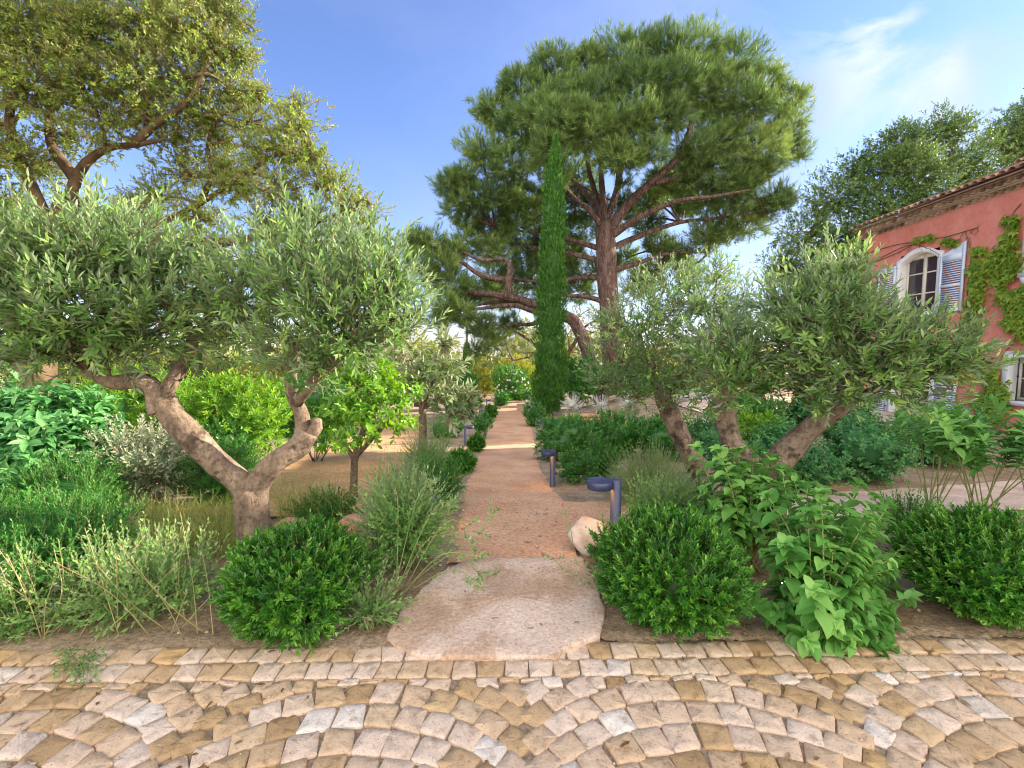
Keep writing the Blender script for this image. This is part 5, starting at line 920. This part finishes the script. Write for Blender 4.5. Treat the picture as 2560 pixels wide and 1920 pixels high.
def shutter(s0, s1, z0, z1, slats=20, slant=0.0):
    mb = MB(); y0, y1 = -.075, -.036; fw = .07; zt = lambda s: z1 + slant * (s - s0) / (s1 - s0)
    for (a, b) in ((s0, s0 + fw), (s1 - fw, s1)):
        v = [(a, y0, z0), (b, y0, z0), (b, y0, zt(b)), (a, y0, zt(a)), (a, y1, z0), (b, y1, z0), (b, y1, zt(b)), (a, y1, zt(a))]
        mb.add(v, np.array([(0, 1, 2, 3), (5, 4, 7, 6), (1, 5, 6, 2), (4, 0, 3, 7), (3, 2, 6, 7), (0, 4, 5, 1)]))
    zmid = z0 + (z1 - z0) * .46
    for (a, b) in ((z0, z0 + .09), (zmid - .04, zmid + .04), (z1 - .16, z1)): box(mb, (s0 + fw, y0 + .002, a), (s1 - fw, y1 - .002, b))
    if slant: mb.add([(s0 + fw, y0 + .002, z1), (s1 - fw, y0 + .002, z1), (s1 - fw, y0 + .002, zt(s1 - fw)), (s0 + fw, y0 + .002, zt(s0 + fw))], np.array([(0, 1, 2, 3)]))
    zz = z0 + .11
    while zz < z1 - .18:
        if abs(zz - zmid) > .06: a, b = s0 + fw - .004, s1 - fw + .004; mb.add([(a, y0 + .006, zz), (b, y0 + .006, zz), (b, y1 - .004, zz + .036), (a, y1 - .004, zz + .036), (a, y0 + .006, zz + .008), (b, y0 + .006, zz + .008), (b, y1 - .004, zz + .044), (a, y1 - .004, zz + .044)], np.array([(0, 3, 2, 1), (4, 5, 6, 7), (0, 1, 5, 4), (2, 3, 7, 6), (1, 2, 6, 5), (3, 0, 4, 7)]))
        zz += .058
    return mb
def opening(name, s0, s1, z0, z1, arch, shut, bars, sill):
    f = hbuild(surround(s0, s1, z0, z1, arch, sill=sill), name, M['white'])
    o = hbuild(sash(s0, s1, z0, z1, bars), 'frame', M['cream'], f)
    mb = MB(); mb.add([(s0 + .02, .195, z0), (s1 - .02, .195, z0), (s1 - .02, .195, z1), (s0 + .02, .195, z1)], np.array([(0, 1, 2, 3)])); hbuild(mb, 'pane', M['glass'], f)
    for (a, b, sl_) in shut: hbuild(shutter(a, b, z0 - .03 if sill else z0, z1 - arch - .02 if sl_ == 0 else z1 - .28, slant=sl_), 'shutter', M['blue'], f)
w1 = opening('window', sW0, sW1, zW0, zW1, .24, [(sW1 + .10, sW1 + .78, .26), (sW0 - .76, sW0 - .10, 0)], 2, True)
opening('door', op[1][0], op[1][1], .08, 2.0, 0, [(op[1][1] + .1, op[1][1] + .78, 0), (op[1][0] - .76, op[1][0] - .1, 0)], 3, False)
opening('window', op[2][0], op[2][1], op[2][2], op[2][3], .24, [(op[2][1] + .12, op[2][1] + .8, 0)], 2, True)
opening('window', op[3][0], op[3][1], op[3][2], op[3][3], 0, [], 1, True)
mb = MB()
for k in range(5): s_ = op[3][0] + .14 + k * .2; tube(mb, [(s_, .04, op[3][2]), (s_, .04, op[3][3] - .02)], [.012, .012], 8)
for k in range(5): lathe(mb, [(.012, -.03), (.024, 0), (.012, .03)], (op[3][0] + .14 + k * .2, .04, op[3][2] + .55), 10)
hbuild(mb, 'window_grille', M['iron'])
# cornice of two tile rows, then the roof
def tile_half(mb, x, y0, y1, z0, z1, r0, r1, g, m=0, n=7, thick=.016):
    a = np.linspace(0, pi, n + 1); V = []
    for (y, z, r) in ((y0, z0, r0), (y1, z1, r1)): V += [(x + r * cos(t), y, z + r * .8 * sin(t)) for t in a]
    for (y, z, r) in ((y0, z0, r0 - thick), (y1, z1, r1 - thick)): V += [(x + r * cos(t), y, z + r * .8 * sin(t)) for t in a]
    k = n + 1; f = [(j, j + 1, k + j + 1, k + j) for j in range(n)] + [(2 * k + j + 1, 2 * k + j, 3 * k + j, 3 * k + j + 1) for j in range(n)] + [(j + 1, j, 2 * k + j, 2 * k + j + 1) for j in range(n)]
    mb.add(V, np.array(f), g.random(), m)
g = rng(); mb = MB(); mm = MB()
for row, (zz, out_) in enumerate(((HT - .33, .13), (HT - .19, .28))):
    s_ = -.2
    while s_ < HL + .2: tile_half(mb, s_ + (row % 2) * .1, -out_, .06, zz, zz, .1, .1, g); s_ += .2
    box(mm, (-.25, -out_ + .02, zz + .084), (HL + .25, .05, zz + .12)); box(mm, (-.25, -out_ + .11, zz - .012), (HL + .25, -.002, zz + .0835))
hbuild(mb, 'cornice', M['tile']); hbuild(mm, 'cornice_mortar', M['mortar'])
def tiled_roof(name, s0, s1, yE, yR, zE, zR, g):
    mb = MB(); L = math.hypot(yR - yE, zR - zE); rows = int(L / .36); s_ = s0
    mb.add([(s0, yE + .06, zE - .015), (s1, yE + .06, zE - .015), (s1, yR, zR - .03), (s0, yR, zR - .03)], np.array([(0, 1, 2, 3)]), .2)
    mb.add([(s0, yE + .06, zE - .05), (s1, yE + .06, zE - .05), (s1, yE + .06, zE - .015), (s0, yE + .06, zE - .015)], np.array([(0, 1, 2, 3)]), .4)
    while s_ < s1:
        for r_ in range(rows):
            t0, t1 = r_ / rows, min((r_ + 1.25) / rows, 1); j_ = g.normal(0, .008)
            tile_half(mb, s_ + j_, yE + (yR - yE) * t0, yE + (yR - yE) * t1, zE + (zR - zE) * t0 + .03, zE + (zR - zE) * t1 + .004, .092, .078, g)
        s_ += .205
    return hbuild(mb, name, M['tile'])
tiled_roof('roof', -.3, HL + .3, -.42, HD / 2, HT - .04, gab + .12, g); tiled_roof('roof', -.3, HL + .3, HD + .3, HD / 2, HT - .04, gab + .12, g)
sU = 2.45 ; mb = MB(); yU = 1.9
box(mb, (sU + .3, yU + .4, HT - .4), (HL - .2, HD - .6, HT + 1.1)); hbuild(mb, 'upper_wall', M['stucco']); tiled_roof('upper_roof', sU, HL + .2, yU, HD - .3, HT + .98, HT + 2.5, g)
pc = hs(2146); mb = MB(); lathe(mb, [(.14, -.25), (.14, .16), (.16, .17), (.17, .21), (0, .23)], (pc, .62, HT + .55), 16); ch = hbuild(mb, 'chimney', M['terra'])
mb = MB()
for k in range(7): a_ = k * .9; box(mb, (pc + .142 * cos(a_) - .02, .62 + .142 * sin(a_) - .02, HT + .6), (pc + .142 * cos(a_) + .02, .62 + .142 * sin(a_) + .02, HT + .68))
hbuild(mb, 'vent_hole', M['room'], ch)
mb = MB(); zs_ = op[2][2] - .1; mb.add([(sR0 - .10, -.085, zs_ - .003), (sR0 + .10, -.085, zs_ - .003), (sR0 + .10, 0, zs_ - .003), (sR0 - .10, 0, zs_ - .003), (sR0 - .07, -.06, zs_ - .12), (sR0 + .07, -.06, zs_ - .12), (sR0 + .07, 0, zs_ - .17), (sR0 - .07, 0, zs_ - .17)], np.array([(0, 1, 2, 3), (4, 7, 6, 5), (0, 4, 5, 1), (1, 5, 6, 2), (3, 7, 4, 0)])); hbuild(mb, 'sill_bracket', M['white'])
# creeper on the wall: leaves hang in tiers against the stucco
def creeper():
    g = rng(); mb, tw = MB(), MB(); base = wall_pt(2150, 900, .04); base[2] = gz(base[0], base[1])
    root = thing('creeper', 'yellow green creeper climbing the red house wall between the windows', 'climber', tuple(base))
    caps = [(2105, 543, 2125, 538, 9, 40), (2108, 575, 2112, 650, 15, 170), (2110, 568, 2140, 575, 13, 80), (2120, 585, 2180, 535, 18, 220), (2160, 560, 2185, 570, 26, 240), (2175, 470, 2195, 485, 12, 60), (2180, 500, 2190, 530, 14, 90), (2105, 655, 2092, 720, 15, 140), (2150, 610, 2185, 595, 12, 90), (2165, 640, 2215, 650, 22, 240), (2200, 690, 2225, 720, 26, 200), (2230, 640, 2260, 690, 30, 200), (2000, 513, 2015, 510, 7, 26), (2040, 520, 2070, 522, 8, 44), (1975, 520, 1985, 515, 6, 16), (2130, 790, 2165, 880, 22, 260), (2110, 850, 2150, 900, 22, 160), (2185, 700, 2195, 690, 16, 80)]
    for (a, b, c_, d_, r, n) in caps:
        n = int(n * 1.1); t = g.random(n); px = a + (c_ - a) * t + g.normal(0, r * .55, n); py = b + (d_ - b) * t + g.normal(0, r * .5, n)
        P = np.array([wall_pt(x, y, g.uniform(.02, .10)) for x, y in zip(px, py)]); D = nrm(np.stack((-g.uniform(.3, .8, n), g.normal(0, .45, n), np.full(n, -.75)), -1)); N = nrm(np.stack((-np.ones(n), g.normal(0, .3, n), g.uniform(.4, .9, n)), -1)); N = nrm(N - D * (N * D).sum(-1, keepdims=True))
        leaves(mb, P, D, N, g.uniform(.09, .17, n), g.uniform(.085, .15, n), T_IVY, np.clip(.3 * g.random() + .6 * g.random(n), 0, 1))
    vines = [[(1880, 570), (1940, 545), (1990, 520), (2040, 512), (2090, 498), (2110, 492)], [(1895, 560), (1960, 530), (2000, 535), (2030, 550)], [(2085, 500), (2090, 515)], [(2093, 520), (2096, 540), (2100, 560)], [(2150, 900), (2140, 800), (2090, 700), (2092, 600), (2098, 560)], [(2098, 640), (2140, 600), (2180, 540), (2185, 470), (2205, 440)], [(2140, 800), (2200, 720), (2230, 640)], [(1880, 545), (1930, 530), (1975, 522)]]
    for v in vines: tube(tw, [wall_pt(x, y, .025) for x, y in v], [.011] * len(v), 5, sub=4)
    for v in vines[:4]:
        for (x, y) in v: 
            for _ in range(3): p = wall_pt(x + g.normal(0, 6), y + g.normal(0, 4), .025); tube(tw, [p, p + (-.02, g.normal(0, .04), -.09)], [.008, .004], 4)
    mb.build('leaves', M['ivy'], root); tw.build('stem', M['twig'], root)
creeper()
